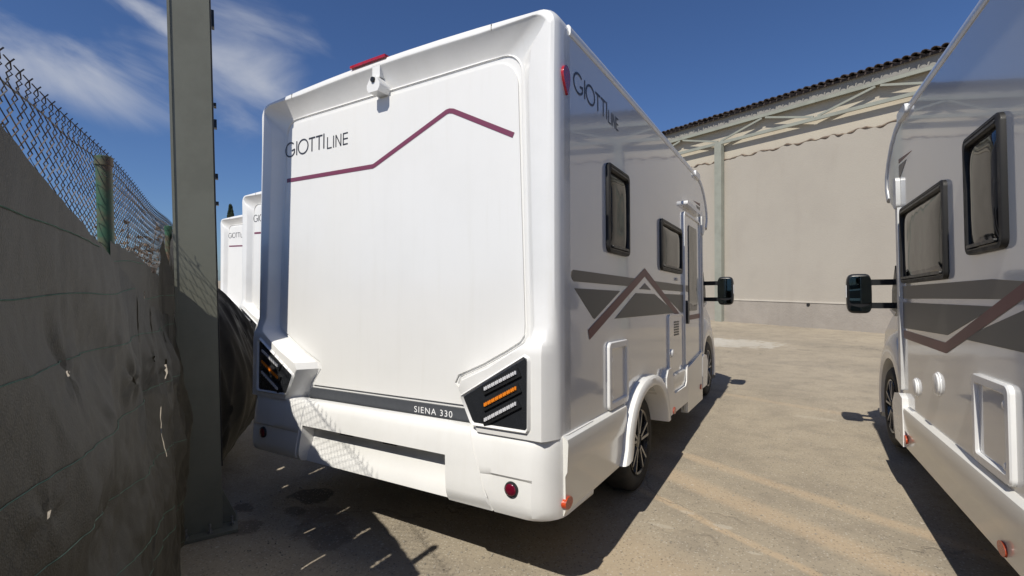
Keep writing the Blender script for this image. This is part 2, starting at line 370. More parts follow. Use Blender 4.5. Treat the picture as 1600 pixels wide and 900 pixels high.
def copy_tree(o, parent=None):
    c = o.copy(); COL.objects.link(c); c.parent = parent
    for ch in o.children: copy_tree(ch, c)
    return c

# ------------------------------------------------------------------ ground
def make_ground():
    bm = NB()
    xs = [-1500, -300, -60, -20, -8, -4, -2, 0, 2, 4, 8, 20, 60, 300, 1500]; ys = xs
    g = [[bm.verts.new((x, y, 0)) for y in ys] for x in xs]
    for i in range(len(xs)-1):
        for j in range(len(ys)-1): bm.faces.new((g[i][j], g[i+1][j], g[i+1][j+1], g[i][j+1]))
    build('ground', bm, M['ground'], kind='structure')
make_ground()

# ------------------------------------------------------------------ warehouse behind
WD = Vector((-.906, .422, 0)).normalized(); WN = Vector((-.422, -.906, 0)).normalized(); W0 = Vector((0, 14.671, 0))
def wp(t, off, z): return W0 + WD*t + WN*off + Vector((0, 0, z))
def make_building():
    b = thing('warehouse', 'long beige rendered warehouse with open steel truss under a dark tiled eave', 'building', wp(0, 0, 0))
    inv = Matrix.Translation(-wp(0, 0, 0))
    def add(name, bm, m, **k):
        bm.transform(inv); return build(name, bm, m, b, **k)
    T0, T1 = -26, 34
    def slab(bm, t0, t1, o0, o1, z0, z1):
        ps = [wp(t, o, z) for t in (t0, t1) for o in (o0, o1) for z in (z0, z1)]
        vs = [bm.verts.new(p) for p in ps]
        for f in ((0, 1, 3, 2), (4, 6, 7, 5), (0, 4, 5, 1), (2, 3, 7, 6), (0, 2, 6, 4), (1, 5, 7, 3)): bm.faces.new([vs[i] for i in f])
    bm = NB(); slab(bm, T0, T1, -12, 0, -.3, 6.50); add('upper_wall', bm, M['plaster'])
    # thick render skin with a ragged top edge and uneven face
    def edge(t): return 5.23 + .025*math.sin(t*9.5) + .05*noise.noise(Vector((t*2.3, 3, 1))) + .03*noise.noise(Vector((t*7, 1, 5)))
    bm = NB(); N = 700; rows = []
    for i in range(N+1):
        t = T0 + (T1-T0)*i/N
        cols = []
        for z in (.74, 1.6, 2.6, 3.6, 4.4, 5.0): cols.append(bm.verts.new(wp(t, .05 + .008*noise.noise(Vector((t*.8, z, 0))), z)))
        cols.append(bm.verts.new(wp(t, .05, edge(t)))); cols.append(bm.verts.new(wp(t, .003, edge(t))))
        rows.append(cols)
    for i in range(N):
        for j in range(7): bm.faces.new((rows[i][j], rows[i+1][j], rows[i+1][j+1], rows[i][j+1]))
    add('render_skin', bm, M['render'], smooth=50)
    # brown crumbled mortar bead on the ragged edge
    bm = NB(); N = 560
    path = []
    random.seed(3); rad = []
    for i in range(N+1):
        t = -9 + 15*i/N
        path.append(wp(t, .04 + .02*noise.noise(Vector((t*6, 0, 0))), edge(t)+.004)); rad.append(max(.008, .026 + .022*noise.noise(Vector((t*5.2, 9, 2))) + .010*math.sin(t*19)))
    tube(bm, path, .03, 6, radii=rad)
    add('mortar_edge', bm, M['foam'], smooth=60)
    bm = NB(); slab(bm, T0, T1, -.1, .085, -.3, .70); add('base_band', bm, M['concrete'])
    bm = NB(); slab(bm, T0, T1, -.1, .10, .701, .74); add('base_ledge', bm, M['paleline'])
    bm = NB(); c = wp(-1.19, .086, .65); lathe(bm, [(0, .05), (.02, .04), (.02, .0)], 10); bmesh.ops.rotate(bm, verts=bm.verts, matrix=Matrix.Rotation(math.atan2(WN.y, WN.x), 3, 'Z')); bm.transform(Matrix.Translation(c)); add('drain_hole', bm, M['under'])
    # truss
    TO = .14
    posts = [1.50 + 1.447*k for k in range(-11, 10)]
    def member(name, a, c, w=.05, h=.075, o=TO): bm = NB(); bar(bm, wp(a[0], o, a[1]), wp(c[0], o, c[1]), w, h); add(name, bm, M['frame'])
    zt, zb = 6.265, 5.775
    span = 1.447*4
    for k in range(-3, 5):
        c = 1.50 + span*k
        member('truss_top_chord', (c-span/2, zt), (c+span/2-.004, zt), .06, .09); member('truss_bottom_chord', (c-span/2, zb), (c+span/2-.004, zb), .06, .09)
        bm = NB(); bar(bm, wp(c, TO+.02, -.1), wp(c, TO+.02, 5.72), .16, .24, WD); add('steel_column', bm, M['frame'])
        for dx in (-.10, .10): member('column_head', (c+dx, 5.83), (c+dx, 6.42), .05, .06, TO+.01)
    for i, t in enumerate(posts):
        col = abs(((t-1.50)/span) - round((t-1.50)/span)) < .01
        if not col: member('truss_post', (t, zb+.046), (t, zt-.046), .04, .06, TO-.005)
        if i < len(posts)-1:
            up = (i % 2 == 0)   # warren pattern
            a, c = ((t+.05, zb+.06), (t+1.39, zt-.07)) if not up else ((t+.05, zt-.07), (t+1.39, zb+.06))
            member('truss_diagonal', a, c, .035, .055, TO+.008)
    # fascia and eave
    bm = NB(); slab(bm, T0, T1, .0, .16, 6.315, 6.585); add('fascia_board', bm, M['fascia'])
    bm = NB()
    ps = [wp(t, o, z) for t in (T0, T1) for o, z in ((.24, 6.535), (-6, 7.93), (-12, 6.6))]
    vs = [bm.verts.new(p) for p in ps]; vs2 = [bm.verts.new(p + Vector((0, 0, .06))) for p in ps]
    for a, c in ((0, 1), (1, 2)):
        bm.faces.new((vs[a], vs[c], vs[c+3], vs[a+3])); bm.faces.new((vs2[a], vs2[a+3], vs2[c+3], vs2[c]))
    bm.faces.new((vs[0], vs[3], vs2[3], vs2[0])); add('roof_deck', bm, M['tile'])
    # eave tiles: one curved tile each
    sl = math.atan2(1.48, 6.62)
    def tile_mesh():
        bm = NB(); rr = .078; n = 6; L = .45
        def ring(y, r): return [(r*math.cos(PI*k/n), y, r*math.sin(PI*k/n)*.9) for k in range(n+1)]
        A = [bm.verts.new(p) for p in ring(0, rr)]; B = [bm.verts.new(p) for p in ring(L, rr*.85)]
        A2 = [bm.verts.new(p) for p in ring(0, rr-.016)]; B2 = [bm.verts.new(p) for p in ring(L, rr*.85-.016)]
        for k in range(n):
            bm.faces.new((A[k], A[k+1], B[k+1], B[k])); bm.faces.new((A2[k], B2[k], B2[k+1], A2[k+1])); bm.faces.new((A[k], A2[k], A2[k+1], A[k+1]))
        bmesh.ops.recalc_face_normals(bm, faces=bm.faces)
        me = bpy.data.meshes.new('roof_tile'); bm.to_mesh(me); bm.free(); me.materials.append(M['tile']); me.shade_smooth(); me.set_sharp_from_angle(angle=R(50)); return me
    me = tile_mesh(); random.seed(11)
    ang = math.atan2(-WN.y, -WN.x) - PI/2
    t = -9.0
    while t < 9.5:
        o = bpy.data.objects.new('roof_tile', me); COL.objects.link(o); o.parent = b
        p = wp(t, .33+random.uniform(-.02, .02), 6.60+random.uniform(-.008, .008)) - wp(0, 0, 0)
        o.location = p; o.rotation_euler = (sl, random.uniform(-.06, .06), ang+random.uniform(-.03, .03)); t += .185
    # rows of tiles further up and further along, joined
    bm = NB(); base = bmesh.new(); base.from_mesh(me)
    for row in range(0, 3):
        t = T0
        while t < T1:
            if not (row == 0 and -9.1 < t < 9.6):
                mt = Matrix.Translation(wp(t, .33-.40*row, 6.60+.40*row*math.tan(sl))) @ Matrix.Rotation(ang, 4, 'Z') @ Matrix.Rotation(sl, 4, 'X')
                tmp = base.copy(); tmp.transform(mt)
                tm = bpy.data.meshes.new('t'); tmp.to_mesh(tm); tmp.free(); bm.from_mesh(tm); bpy.data.meshes.remove(tm)
            t += .185
    base.free()
    add('roof_tile_rows', bm, M['tile'], kind='stuff', smooth=50)
make_building()

# ------------------------------------------------------------------ motorhomes
W = 2.332; H = 2.746; XC = W/2
def motorhome(label, m, detail, pose, E=0.0):
    """m=+1: the entry side is at x=0 and the body runs to -x; m=-1: the driver side is at x=0 and the body runs to +x"""
    root = thing('motorhome', label, 'motorhome', pose[:3], pose[3:6], 'white motorhomes parked in the yard')
    P = root
    side = lambda x: (lambda p: (m*x, p[0], p[1]))
    rear = lambda y: (lambda p: (m*p[0], y, p[1]))           # p = (x, z), x negative inwards
    def sp(name, pts, x0, x1, mm, parent=P, bevel=0, smooth=None, label=None):
        bm = NB(); prism(bm, pts, side(x0), side(x1)); return build(name, bm, mm, parent, bevel=bevel, smooth=smooth, label=label)
    def ring_frame(name, outer, inner, x0, x1, mm, parent=P, bevel=0):
        bm = NB(); n = len(outer)
        rows = [[bm.verts.new(side(x)(p)) for p in pl] for pl, x in ((outer, x0), (outer, x1), (inner, x1), (inner, x0))]
        for a, c in ((0, 1), (1, 2), (2, 3), (3, 0)):
            for i in range(n): j = (i+1) % n; bm.faces.new((rows[a][i], rows[a][j], rows[c][j], rows[c][i]))
        return build(name, bm, mm, parent, bevel=bevel, smooth=35)
    # ---- shell: profile with a tunnel over the rear axle, crowned roof, bowed over-cab nose
    AC = 1.43+E; WY = 1.50+E
    arch_in = [(AC+.455*math.cos(R(a)), .40+.40*math.sin(R(a))) for a in range(150, 25, -10)]
    prof = [(.09+E, .56), (AC-.55, .56)] + arch_in + [(AC+.55, .56), (3.66, .56), (3.66, 2.10), (3.84, 2.14), (4.0, 2.22), (4.07, 2.33), (4.06, 2.44), (3.99, 2.545), (3.86, 2.645), (3.70, 2.715), (3.50, H), (2.4, H), (1.2, H), (.11+E, H), (.09+E, 2.70)]
    xs = [0, -.004, -.02, -.06, -.15, -.3, -.55, -.85, -XC, -1.48, -1.78, -2.03, -2.18, -2.27, -2.312, -2.328, -W]
    bm = NB(); rows = []
    for x in xs:
        t = (x+XC)/XC; e = min(-x, W+x); rd = .05
        row = []
        for y, z in prof:
            yy, zz = y, z
            if z > 2.5 and y < 3.9: zz += .055*(1-t*t)
            if e < rd and z > 2.0:      # soften the roof and nose edges
                k = rd - math.sqrt(max(0, rd*rd-(rd-e)**2)); zz = zz - k*(.55 if z > 2.6 else 0); yy = yy - (k if y > 3.7 else 0)
            if y > 3.69: yy += (.55*min(1, (y-3.69)/.3))*(1-abs(t)**3)
            row.append(bm.verts.new((m*x, yy, zz)))
        rows.append(row)
    n = len(prof)
    for i in range(len(xs)-1):
        for j in range(n): k = (j+1) % n; bm.faces.new((rows[i][j], rows[i][k], rows[i+1][k], rows[i+1][j]))
    bm.faces.new(rows[0]); bm.faces.new(rows[-1][::-1])
    build('body_shell', bm, M['side'], P, smooth=38)
    # ---- chassis
    bm = NB(); box(bm, m*-1.95, m*-.38, .5+E, 3.7, .40, .555); box(bm, m*-1.9, m*-.5, 3.705, 5.2, .5, .7)
    box(bm, m*-1.85, m*-.48, WY-.05, WY+.05, .34, .44)
    build('chassis', bm, M['under'], P)
    # ---- rear surround
    def ztop(x): t = (x+XC)/XC; return 2.788 + .042*(1-t*t)
    rt = []   # (outer x,z , inner x,z, slope width, inner depth, face width)
    for z, iz, ix in ((.752, .752, -.50), (.86, .86, -.54), (.90, .92, -.59), (.95, .952, -.612), (1.0, .992, -.595), (1.08, 1.06, -.44), (1.14, 1.14, -.29), (1.18, 1.185, -.215), (1.21, 1.22, -.192), (1.28, 1.27, -.188)): rt.append(((0, z), (ix, iz), (.095 if z < 1.1 else .07) if z < 1.2 else .075))
    for z in (1.5, 1.9, 2.2, 2.46): rt.append(((0, z), (-.19-.03*(z-1.28)/1.2, z), .075))
    ro, ri = .075, .11
    zc = 2.788
    for a in range(0, 91, 15):
        ca, sa = math.cos(R(a)), math.sin(R(a))
        rt.append(((-ro+ro*ca, zc-ro+ro*sa), (-.22-ri+ri*ca, 2.64-ri+ri*sa), .075+.02*a/90))
    top = [-.45, -.7, -.95, -XC]
    half = list(rt)
    for x in top: half.append(((x, ztop(x)), (x, 2.64), .1))
    full = half + [((-W-o[0], o[1]), (-W-i[0], i[1]), s) for o, i, s in half[-2::-1]]
    bm = NB(); rows = []
    for o, i, s in full:
        ov, iv = Vector(o), Vector(i); L = (iv-ov).length; d = (iv-ov)/L
        pod = 1.0 if o[1] < 1.2 else 0.0
        topw = max(0, min(1, (o[1]-2.70)/.05))
        yb = -.053*max(0, min(1, (1.25-o[1])/.08))
        s = s if not topw else max(.03, L-.055)*topw + s*(1-topw)
        face = L - s
        pr = [(0, .16), (0, .06), (.004, .03), (.014, .011), (.032, .001+yb*.6), (.05, yb), (face-.004, yb), (face, yb+.0015), (face+.005, yb+.0055), (L-.022, .064), (L-.012, .066), (L-.004, .060), (L, .063), (L+.006, .075)]
        pr[6] = (max(.0501, face-.004), yb); pr[7] = (max(.052, face), yb+.0015)
        rows.append([bm.verts.new((m*(ov.x+d.x*a), y, ov.y+d.y*a)) for a, y in pr])
    for i in range(len(rows)-1):
        for j in range(len(rows[0])-1): bm.faces.new((rows[i][j], rows[i+1][j], rows[i+1][j+1], rows[i][j+1]))
    for row in (rows[0], rows[-1]): bm.faces.new(row)
    build('rear_surround', bm, M['gel'], P, smooth=27)
    # joint lines of the corner mouldings
    bm = NB()
    for xx in (-.36, -W+.36):
        box(bm, m*(xx-.0015), m*(xx+.0015), -.0015, .01, ztop(xx)-.052, ztop(xx)-.022)
    build('moulding_joint', bm, M['greyvinyl'], P)
    # ---- rear panel
    ins = []
    for o, i, s in full: ins.append(i)
    bm = NB(); prism(bm, ins, rear(.068), rear(.10)); build('rear_panel', bm, M['panel'], P)
    out = [(-.54, .845), (-.56, .872), (-.626, .957), (-.604, 1.0), (-.447, 1.068), (-.302, 1.146), (-.228, 1.19), (-.203, 1.223), (-.199, 1.28), (-.237, 2.46)] + [(-.367+.13*math.cos(R(a)), 2.478+.13*math.sin(R(a))) for a in range(0, 91, 18)]
    out = out + [(-W-x, z) for x, z in out[::-1]]
    bm = NB(); prism(bm, out, rear(.058), rear(.069)); build('raised_field', bm, M['panel'], P, bevel=.008, seg=3)
    yp = .0565
    # zig-zag line
    bm = NB(); ribbon(bm, [(-2.094, 2.226), (-1.255, 2.207), (-1.238, 2.212), (-.69, 2.426), (-.67, 2.428), (-.645, 2.422), (-.262, 2.222)], .027, rear(yp-.0004)); build('zigzag_line', bm, M['maroon'], P)
    # lettering
    def letters(f, x0, dirn, zb, cap, wtot, sub_w, sub_cap, w1, w2, gap):
        """monoline capitals; x advances along dirn"""
        bm = NB(); st = lambda pts, w, closed=False: ribbon(bm, [(x0+dirn*p[0], zb+p[1]) for p in pts], w, f, closed)
        u = wtot/4.02; x = 0
        # G
        g = .42*u*1.16; st(arc(g, cap/2, g, cap/2, 48, 330, 26), w1); st([(g+g*.30, cap*.40), (2*g*.98, cap*.47)], w1); st([(2*g*.93, cap*.47), (2*g*.93, cap*.20)], w1)
        x = 2*g+.17*u; st([(x, 0), (x, cap)], w1); x += .16*u
        o = .42*u*1.16; st(arc(x+o, cap/2, o, cap/2, 0, 345, 28), w1, True); x += 2*o+.08*u
        for _ in range(2): t = .62*u; st([(x, cap-w1/2), (x+t, cap-w1/2)], w1); st([(x+t/2, 0), (x+t/2, cap)], w1); x += t+.07*u
        x += .07*u; st([(x, 0), (x, cap*1.03)], w1); x += gap
        c = sub_cap; v = sub_w/3.0; zo = -cap*.10
        s2 = lambda pts: st([(a, b+zo) for a, b in pts], w2)
        s2([(x, 0), (x, c)]); s2([(x, w2/2), (x+.55*v, w2/2)]); x += .78*v
        s2([(x, 0), (x, c)]); x += .30*v
        s2([(x, 0), (x, c)]); s2([(x, c), (x+.62*v, 0)]); s2([(x+.62*v, 0), (x+.62*v, c)]); x += .92*v
        s2([(x, 0), (x, c)])
        for zz in (w2/2, c/2, c-w2/2): s2([(x, zz), (x+.55*v, zz)])
        return bm
    if m > 0:
        bm = letters(rear(yp-.0004), -2.112, 1, 2.390, .096, .425, .228, .078, .0105, .008, .036); build('lettering', bm, M['ink'], P)
    # dark band with white characters
    bm = NB(); prism(bm, [(-1.83, .760), (-1.80, .826), (-.56, .826), (-.50, .760)], rear(.052), rear(.0685)); build('dark_band', bm, M['band'], P)
    if detail and m > 0:
        cu = bpy.data.curves.new('t', 'FONT'); cu.body = 'SIENA 330'; cu.size = .05; cu.space_character = 1.18
        to = bpy.data.objects.new('t', cu); COL.objects.link(to); bpy.context.view_layer.update()
        me = bpy.data.meshes.new_from_object(to.evaluated_get(bpy.context.evaluated_depsgraph_get()))
        bpy.data.objects.remove(to); bpy.data.curves.remove(cu)
        xa = min(v.co.x for v in me.vertices); xb = max(v.co.x for v in me.vertices); za = min(v.co.y for v in me.vertices); zb2 = max(v.co.y for v in me.vertices)
        for v in me.vertices:
            v.co = Vector((-.905 + (v.co.x-xa)/(xb-xa)*.268, .0513, .770 + (v.co.y-za)/(zb2-za)*.034))
        me.materials.clear(); me.materials.append(M['whiteink']); me.name = 'model_lettering'
        o = bpy.data.objects.new('model_lettering', me); COL.objects.link(o); o.parent = P
    # ---- tail lamps in the two pods
    for lf in (0, 1):
        fx = (lambda x: -W-x) if lf else (lambda x: x)
        pts = [(-.485, .912), (-.134, 1.122), (-.124, 1.112), (-.124, .806), (-.134, .795), (-.418, .795), (-.43, .805)]
        bm = NB(); prism(bm, [(fx(x), z) for x, z in pts], rear(-.055), rear(.0)); lamp = build('tail_light', bm, M['lampblack'], P, bevel=.004)
        po = [(-.506, .914), (-.500, .926), (-.136, 1.144), (-.110, 1.134), (-.104, 1.112), (-.104, .800), (-.118, .778), (-.420, .776), (-.444, .788)]
        pi_ = [(-.485, .912), (-.480, .918), (-.136, 1.123), (-.126, 1.117), (-.124, 1.108), (-.124, .806), (-.132, .795), (-.418, .795), (-.43, .805)]
        bm = NB(); nO = len(po)
        A = [bm.verts.new((m*fx(x), -.0525, z)) for x, z in po]; B = [bm.verts.new((m*fx(x*.5+a*.5), -.066, z*.5+c*.5)) for (x, z), (a, c) in zip(po, pi_)]; C = [bm.verts.new((m*fx(x), -.0545, z)) for x, z in pi_]
        for i in range(nO):
            j = (i+1) % nO; bm.faces.new((A[i], A[j], B[j], B[i])); bm.faces.new((B[i], B[j], C[j], C[i]))
        build('lamp_rim', bm, M['gel'], lamp, smooth=60)
        for (xa, za), (xb, zb), mm in (((-.353, .962), (-.172, 1.057), 'clear'), ((-.353, .885), (-.171, .985), 'amber'), ((-.352, .813), (-.172, .914), 'clear')):
            bm = NB(); bar(bm, (m*fx(xa-.012), -.059, za-.007), (m*fx(xb+.012), -.059, zb-.007+.012), .012, .042); build('light_bar_holder', bm, M['black'], lamp, bevel=.004)
            bm = NB(); nb = 17
            for k in range(nb):
                f = (k+.5)/nb; cx, cz = xa+(xb-xa)*f, za+(zb-za)*f
                box(bm, m*fx(cx-.0048), m*fx(cx+.0048), -.071-.002*(k % 2), -.0645, cz-.004, cz+.012)
            build('light_bar', bm, M[mm], lamp)
    # ---- brake light and camera
    def top_arc(x0, x1, dz): return [(x0+(x1-x0)*i/6, ztop(x0+(x1-x0)*i/6)+dz) for i in range(7)]
    bm = NB(); pts = top_arc(-1.39, -1.095, -.017) + top_arc(-1.095, -1.39, -.001); prism(bm, pts, rear(-.009), rear(.03)); build('brake_light', bm, M['redlens'], P, bevel=.004)
    cam = NB(); pts = [(-1.226, 2.640), (-1.226, 2.662), (-1.20, 2.705), (-1.148, 2.705), (-1.122, 2.662), (-1.122, 2.640), (-1.138, 2.618), (-1.21, 2.618)]
    prism(cam, pts, rear(-.022), rear(.09)); box(cam, m*-1.205, m*-1.143, .0, .08, 2.71, 2.79); co = build('reversing_camera', cam, M['gel'], P, bevel=.008)
    bm = NB(); lathe(bm, [(0, .018), (-.012, .015), (-.012, 0)], 14); bmesh.ops.rotate(bm, verts=bm.verts, matrix=Matrix.Rotation(PI/2, 3, 'Z')); bm.transform(Matrix.Translation((m*-1.174, -.020, 2.688))); build('camera_lens', bm, M['black'], co, smooth=40)
    # ---- bumper
    def outz(z):
        k = [(.762, -.05), (.760, .0), (.752, .016), (.735, .026), (.70, .036), (.60, .047), (.50, .056), (.44, .058), (.405, .05), (.385, .03), (.375, -.02), (.38, -.15)]
        for (za, oa), (zb, ob) in zip(k, k[1:]):
            if zb <= z <= za: return ob + (oa-ob)*(z-zb)/(za-zb) if za > zb else oa
        return k[-1][1]
    zr = [(.762, -.05), (.760, 0), (.754, .014), (.742, .023), (.715, .032), (.66, .041), (.612, .046), (.600, .047), (.575, .049), (.562, .05), (.50, .056), (.455, .058), (.43, .056), (.405, .048), (.388, .03), (.378, -.01), (.375, -.10)]
    st = []   # (x at z=.76, x at z=.38, recess 0/1, groove)
    st += [(-.13, -.13, 0, 0), (-.335, -.275, 0, 0), (-.352, -.288, 0, 0)]
    st += [(-.452, -.300, 0, 0), (-.456, -.304, 0, 1), (-.462, -.310, 0, 1), (-.466, -.314, 0, 2)]
    st += [(-.61, -.575, 0, 2), (-.645, -.600, 1, 2), (-.95, -.95, 1, 2), (-XC, -XC, 1, 2), (-1.38, -1.38, 1, 2), (-1.685, -1.73, 1, 2), (-1.715, -1.755, 0, 2)]
    st += [(-1.722, -1.782, 0, 2), (-1.728, -1.788, 0, 0), (-1.98, -2.044, 0, 0), (-1.997, -2.057, 0, 0), (-2.202, -2.202, 0, 0)]
    bm = NB(); rows = []
    def colrow(fn): rows.append([bm.verts.new(fn(z, o)) for z, o in zr])
    r0 = .13
    colrow(lambda z, o: (m*(min(.012, .012+o*.1)), .42, z))
    for a in range(0, 90, 15):
        ca, sa = math.cos(R(a)), math.sin(R(a)); colrow(lambda z, o: (m*(-r0+(r0+.012)*ca + (min(o, 0)*ca)), .11-(.13+o)*sa, z))
    for xt, xb, rc, gv in st:
        def fn(z, o):
            t = max(0, min(1, (.762-z)/.382)); x = xt+(xb-xt)*t
            y = -.02-o
            if rc and z < .604: y += .075 if z > .5 else .075*max(0, (z-.38)/.12)**.5
            if gv == 1 and .38 < z < .76: y += .012
            if gv == 2 and .39 < z < .765: y += .006
            if (x > -.33 or x < -W+.33) and .4 < z < .57: y += .012
            return (m*x, y, z)
        colrow(fn)
    for a in range(75, -1, -15):
        ca, sa = math.cos(R(a)), math.sin(R(a)); colrow(lambda z, o: (m*(-W+r0-(r0+.012)*ca - (min(o, 0)*ca)), .11-(.13+o)*sa, z))
    colrow(lambda z, o: (m*(-W-.012), .42, z))
    for i in range(len(rows)-1):
        for j in range(len(zr)-1): bm.faces.new((rows[i][j], rows[i+1][j], rows[i+1][j+1], rows[i][j+1]))
    bump = build('bumper', bm, M['gel'], P, smooth=26)
    for fx in (-.20, -W+.20):
        bm = NB(); lathe(bm, [(.004, .037), (-.005, .034), (-.007, .029)], 24); bmesh.ops.rotate(bm, verts=bm.verts, matrix=Matrix.Rotation(PI/2, 3, 'Z')); bm.transform(Matrix.Translation((m*fx, -.068, .517))); f = build('fog_light', bm, M['black'], P, smooth=40)
        bm = NB(); lathe(bm, [(-.004, .029), (-.009, .024), (-.012, .010), (-.012, 0)], 24); bmesh.ops.rotate(bm, verts=bm.verts, matrix=Matrix.Rotation(PI/2, 3, 'Z')); bm.transform(Matrix.Translation((m*fx, -.070, .517))); build('fog_lens', bm, M['darkred'], f, smooth=40)
    # dark slots in the roof of the plate recess
    bm = NB()
    for x in (-1.35, -1.0): box(bm, m*(x-.05), m*(x+.05), -.045, -.03, .598, .6035)
    build('plate_lamp', bm, M['under'], P)

    for ch in list(P.children):
        if ch.name.split('.')[0] not in ('body_shell', 'chassis'): ch.location.y += E
    # ---- sides
    def one_side(vis, mx):
        # mx maps side-plane outward distance to local x; vis = this is the side at x=0
        sd = lambda x: (lambda p: (mx(x), p[0], p[1]))
        def pr_(name, pts, x0, x1, mm, parent=P, bevel=0, smooth=None, label=None):
            bm = NB(); prism(bm, pts, sd(x0), sd(x1)); return build(name, bm, mm, parent, bevel=bevel, smooth=smooth, label=label)
        entry = (m > 0) if vis else (m < 0)
        # roof gutter rail
        rail = [(.15, 2.728), (.6, 2.735), (1.6, 2.738), (2.6, 2.738), (3.30, 2.738)]
        nose = [(3.52, 2.735), (3.70, 2.70), (3.85, 2.63), (3.97, 2.535), (4.045, 2.44), (4.06, 2.34), (4.0, 2.24)]
        bm = NB()
        def rr_(path, w, bmx):
            rings = []
            for i, (y, z) in enumerate(path):
                a, c = path[max(i-1, 0)], path[min(i+1, len(path)-1)]
                t = Vector((c[0]-a[0], c[1]-a[1])).normalized(); nz = Vector((-t.y, t.x))
                rings.append([bmx.verts.new((mx(xx), y+nz.x*q, z+nz.y*q)) for xx, q in ((-.035, .5*w), (.0, .46*w), (.010, .2*w), (.010, -.3*w), (.004, -.5*w), (-.004, -.5*w), (-.035, -.3*w))])
            for i in range(len(rings)-1):
                for k in range(7): bmx.faces.new((rings[i][k], rings[i][(k+1) % 7], rings[i+1][(k+1) % 7], rings[i+1][k]))
            bmx.faces.new(rings[0][::-1]); bmx.faces.new(rings[-1])
        rr_(rail, .055, bm); build('gutter_rail', bm, M['trim'], P, smooth=40)
        bm = NB(); rr_(nose, .06, bm); build('nose_rail', bm, M['rail'], P, smooth=50)
        bm = NB(); prism(bm, rrect(3.29, 3.53, 2.70, 2.765, .025), sd(-.02), sd(.024)); build('rail_cap', bm, M['trim'], P, bevel=.008)
        # chrome strip at the cab joint
        bm = NB(); prism(bm, rrect(3.60, 3.665, .84, 2.16, .02), sd(.0), sd(.02)); prism(bm, rrect(3.588, 3.677, 2.12, 2.34, .03), sd(.001), sd(.028)); build('joint_strip', bm, M['rail'], P, bevel=.006)
        # skirt
        def skirt(y0, y1, zt, zb, o=.02, capm='skirt'):
            bm = NB(); pts = [(-.03, zt+.004), (.004, zt+.003), (o+.008, zt-.012), (o+.012, zt-.03), (o+.006, zt-.16), (o-.004, zt-.18), (o-.002, zb+.03), (o-.012, zb), (-.03, zb)]
            A = [bm.verts.new((mx(x), y0, z)) for x, z in pts]; B = [bm.verts.new((mx(x), y1, z)) for x, z in pts]
            bm.faces.new(A); bm.faces.new(B[::-1])
            for i in range(len(pts)): j = (i+1) % len(pts); bm.faces.new((A[i], B[i], B[j], A[j]))
            build('side_skirt', bm, M[capm], P, smooth=30)
        # rear wheel arch
        def arch(rx, rz, back): return [(AC + (rx+(back if math.cos(R(a)) < 0 else 0))*(abs(math.cos(R(a)))**.9)*(1 if math.cos(R(a)) > 0 else -1), .40 + rz*(abs(math.sin(R(a)))**.9)) for a in range(180, -1, -9)]
        A_, B_ = arch(.535, .47, .02), arch(.43, .395, .02)
        A_[0] = (AC-.60, .405); A_[-1] = (AC+.535, .46); B_[0] = (AC-.47, .42); B_[-1] = (AC+.43, .46)
        bm = NB(); rows = []
        for (oy, oz), (iy, iz) in zip(A_, B_):
            f = lambda t: (oy+(iy-oy)*t, oz+(iz-oz)*t)
            rows.append([bm.verts.new((mx(x), *f(t))) for x, t in ((-.01, 0), (.03, .0), (.052, .08), (.062, .25), (.064, .8), (.06, .94), (.045, 1.0), (-.12, 1.02))])
        for i in range(len(rows)-1):
            for j in range(7): bm.faces.new((rows[i][j], rows[i+1][j], rows[i+1][j+1], rows[i][j+1]))
        for row in (rows[0], rows[-1]): bm.faces.new(row)
        build('wheel_arch', bm, M['gel'], P, smooth=35)
        bm = NB(); rows = []
        for (iy, iz) in B_: rows.append([bm.verts.new((mx(x), iy, iz)) for x in (-.1, -.5)])
        for i in range(len(rows)-1): bm.faces.new((rows[i][0], rows[i+1][0], rows[i+1][1], rows[i][1]))
        build('arch_liner', bm, M['under'], P)
        skirt(.06+E, AC-.50, .757, .395)
        skirt(AC+.50, 2.70 if entry else 3.62, .78 if entry else .745, .455, .02)
        if not vis and entry: skirt(2.69, 3.6, .745, .46)
        # little end piece by the front wheel
        pr_('skirt_end', [(3.50, .47), (3.50, .62), (3.51, .80), (3.60, .82), (3.74, .80), (3.82, .72), (3.78, .56), (3.74, .47)], -.05, .035, M['trim'], bevel=.012)
        for y, z in ((2.136, .492), (3.40, .50), (.085+E, .45)) if entry else ((3.476, .527), (1.907, .50), (.05+E, .46)):
            bm = NB(); n = 14; pts = [(y+.042*math.cos(2*PI*k/n), z+.028*math.sin(2*PI*k/n)) for k in range(n)]; prism(bm, pts, sd(-.01), sd((.048 if y < 3 else .038) if entry and y > 1 else (.031 if y > 3 else .025))); build('reflector', bm, M['orange'], P, bevel=.006)
        # wheels
        for y, z in ((WY, .378+.0509*E), (4.60, .545)):
            wheel(P, mx, y, z, -.055 if y < 3 else -.085)
        # mirror
        my = 4.50
        hd = NB()
        for i in range(9):
            v = -1+2*i/8
        def superbox(bmx, c, hx, hy, hz, e=.42, nu=20, nv=12):
            rws = []
            pw = lambda q: math.copysign(abs(q)**e, q)
            for i in range(nv+1):
                ph = -PI/2 + PI*i/nv
                rws.append([bmx.verts.new((c[0]+hx*pw(math.cos(ph))*pw(math.cos(2*PI*k/nu)), c[1]+hy*pw(math.cos(ph))*pw(math.sin(2*PI*k/nu)), c[2]+hz*pw(math.sin(ph)))) for k in range(nu)])
            for i in range(nv):
                for k in range(nu): bmx.faces.new((rws[i][k], rws[i][(k+1) % nu], rws[i+1][(k+1) % nu], rws[i+1][k]))
            bmesh.ops.remove_doubles(bmx, verts=bmx.verts, dist=1e-4)
        superbox(hd, (mx(.135), my+.04, 1.525), .092, .065, .175); mo = build('mirror', hd, M['black'], P, smooth=50)
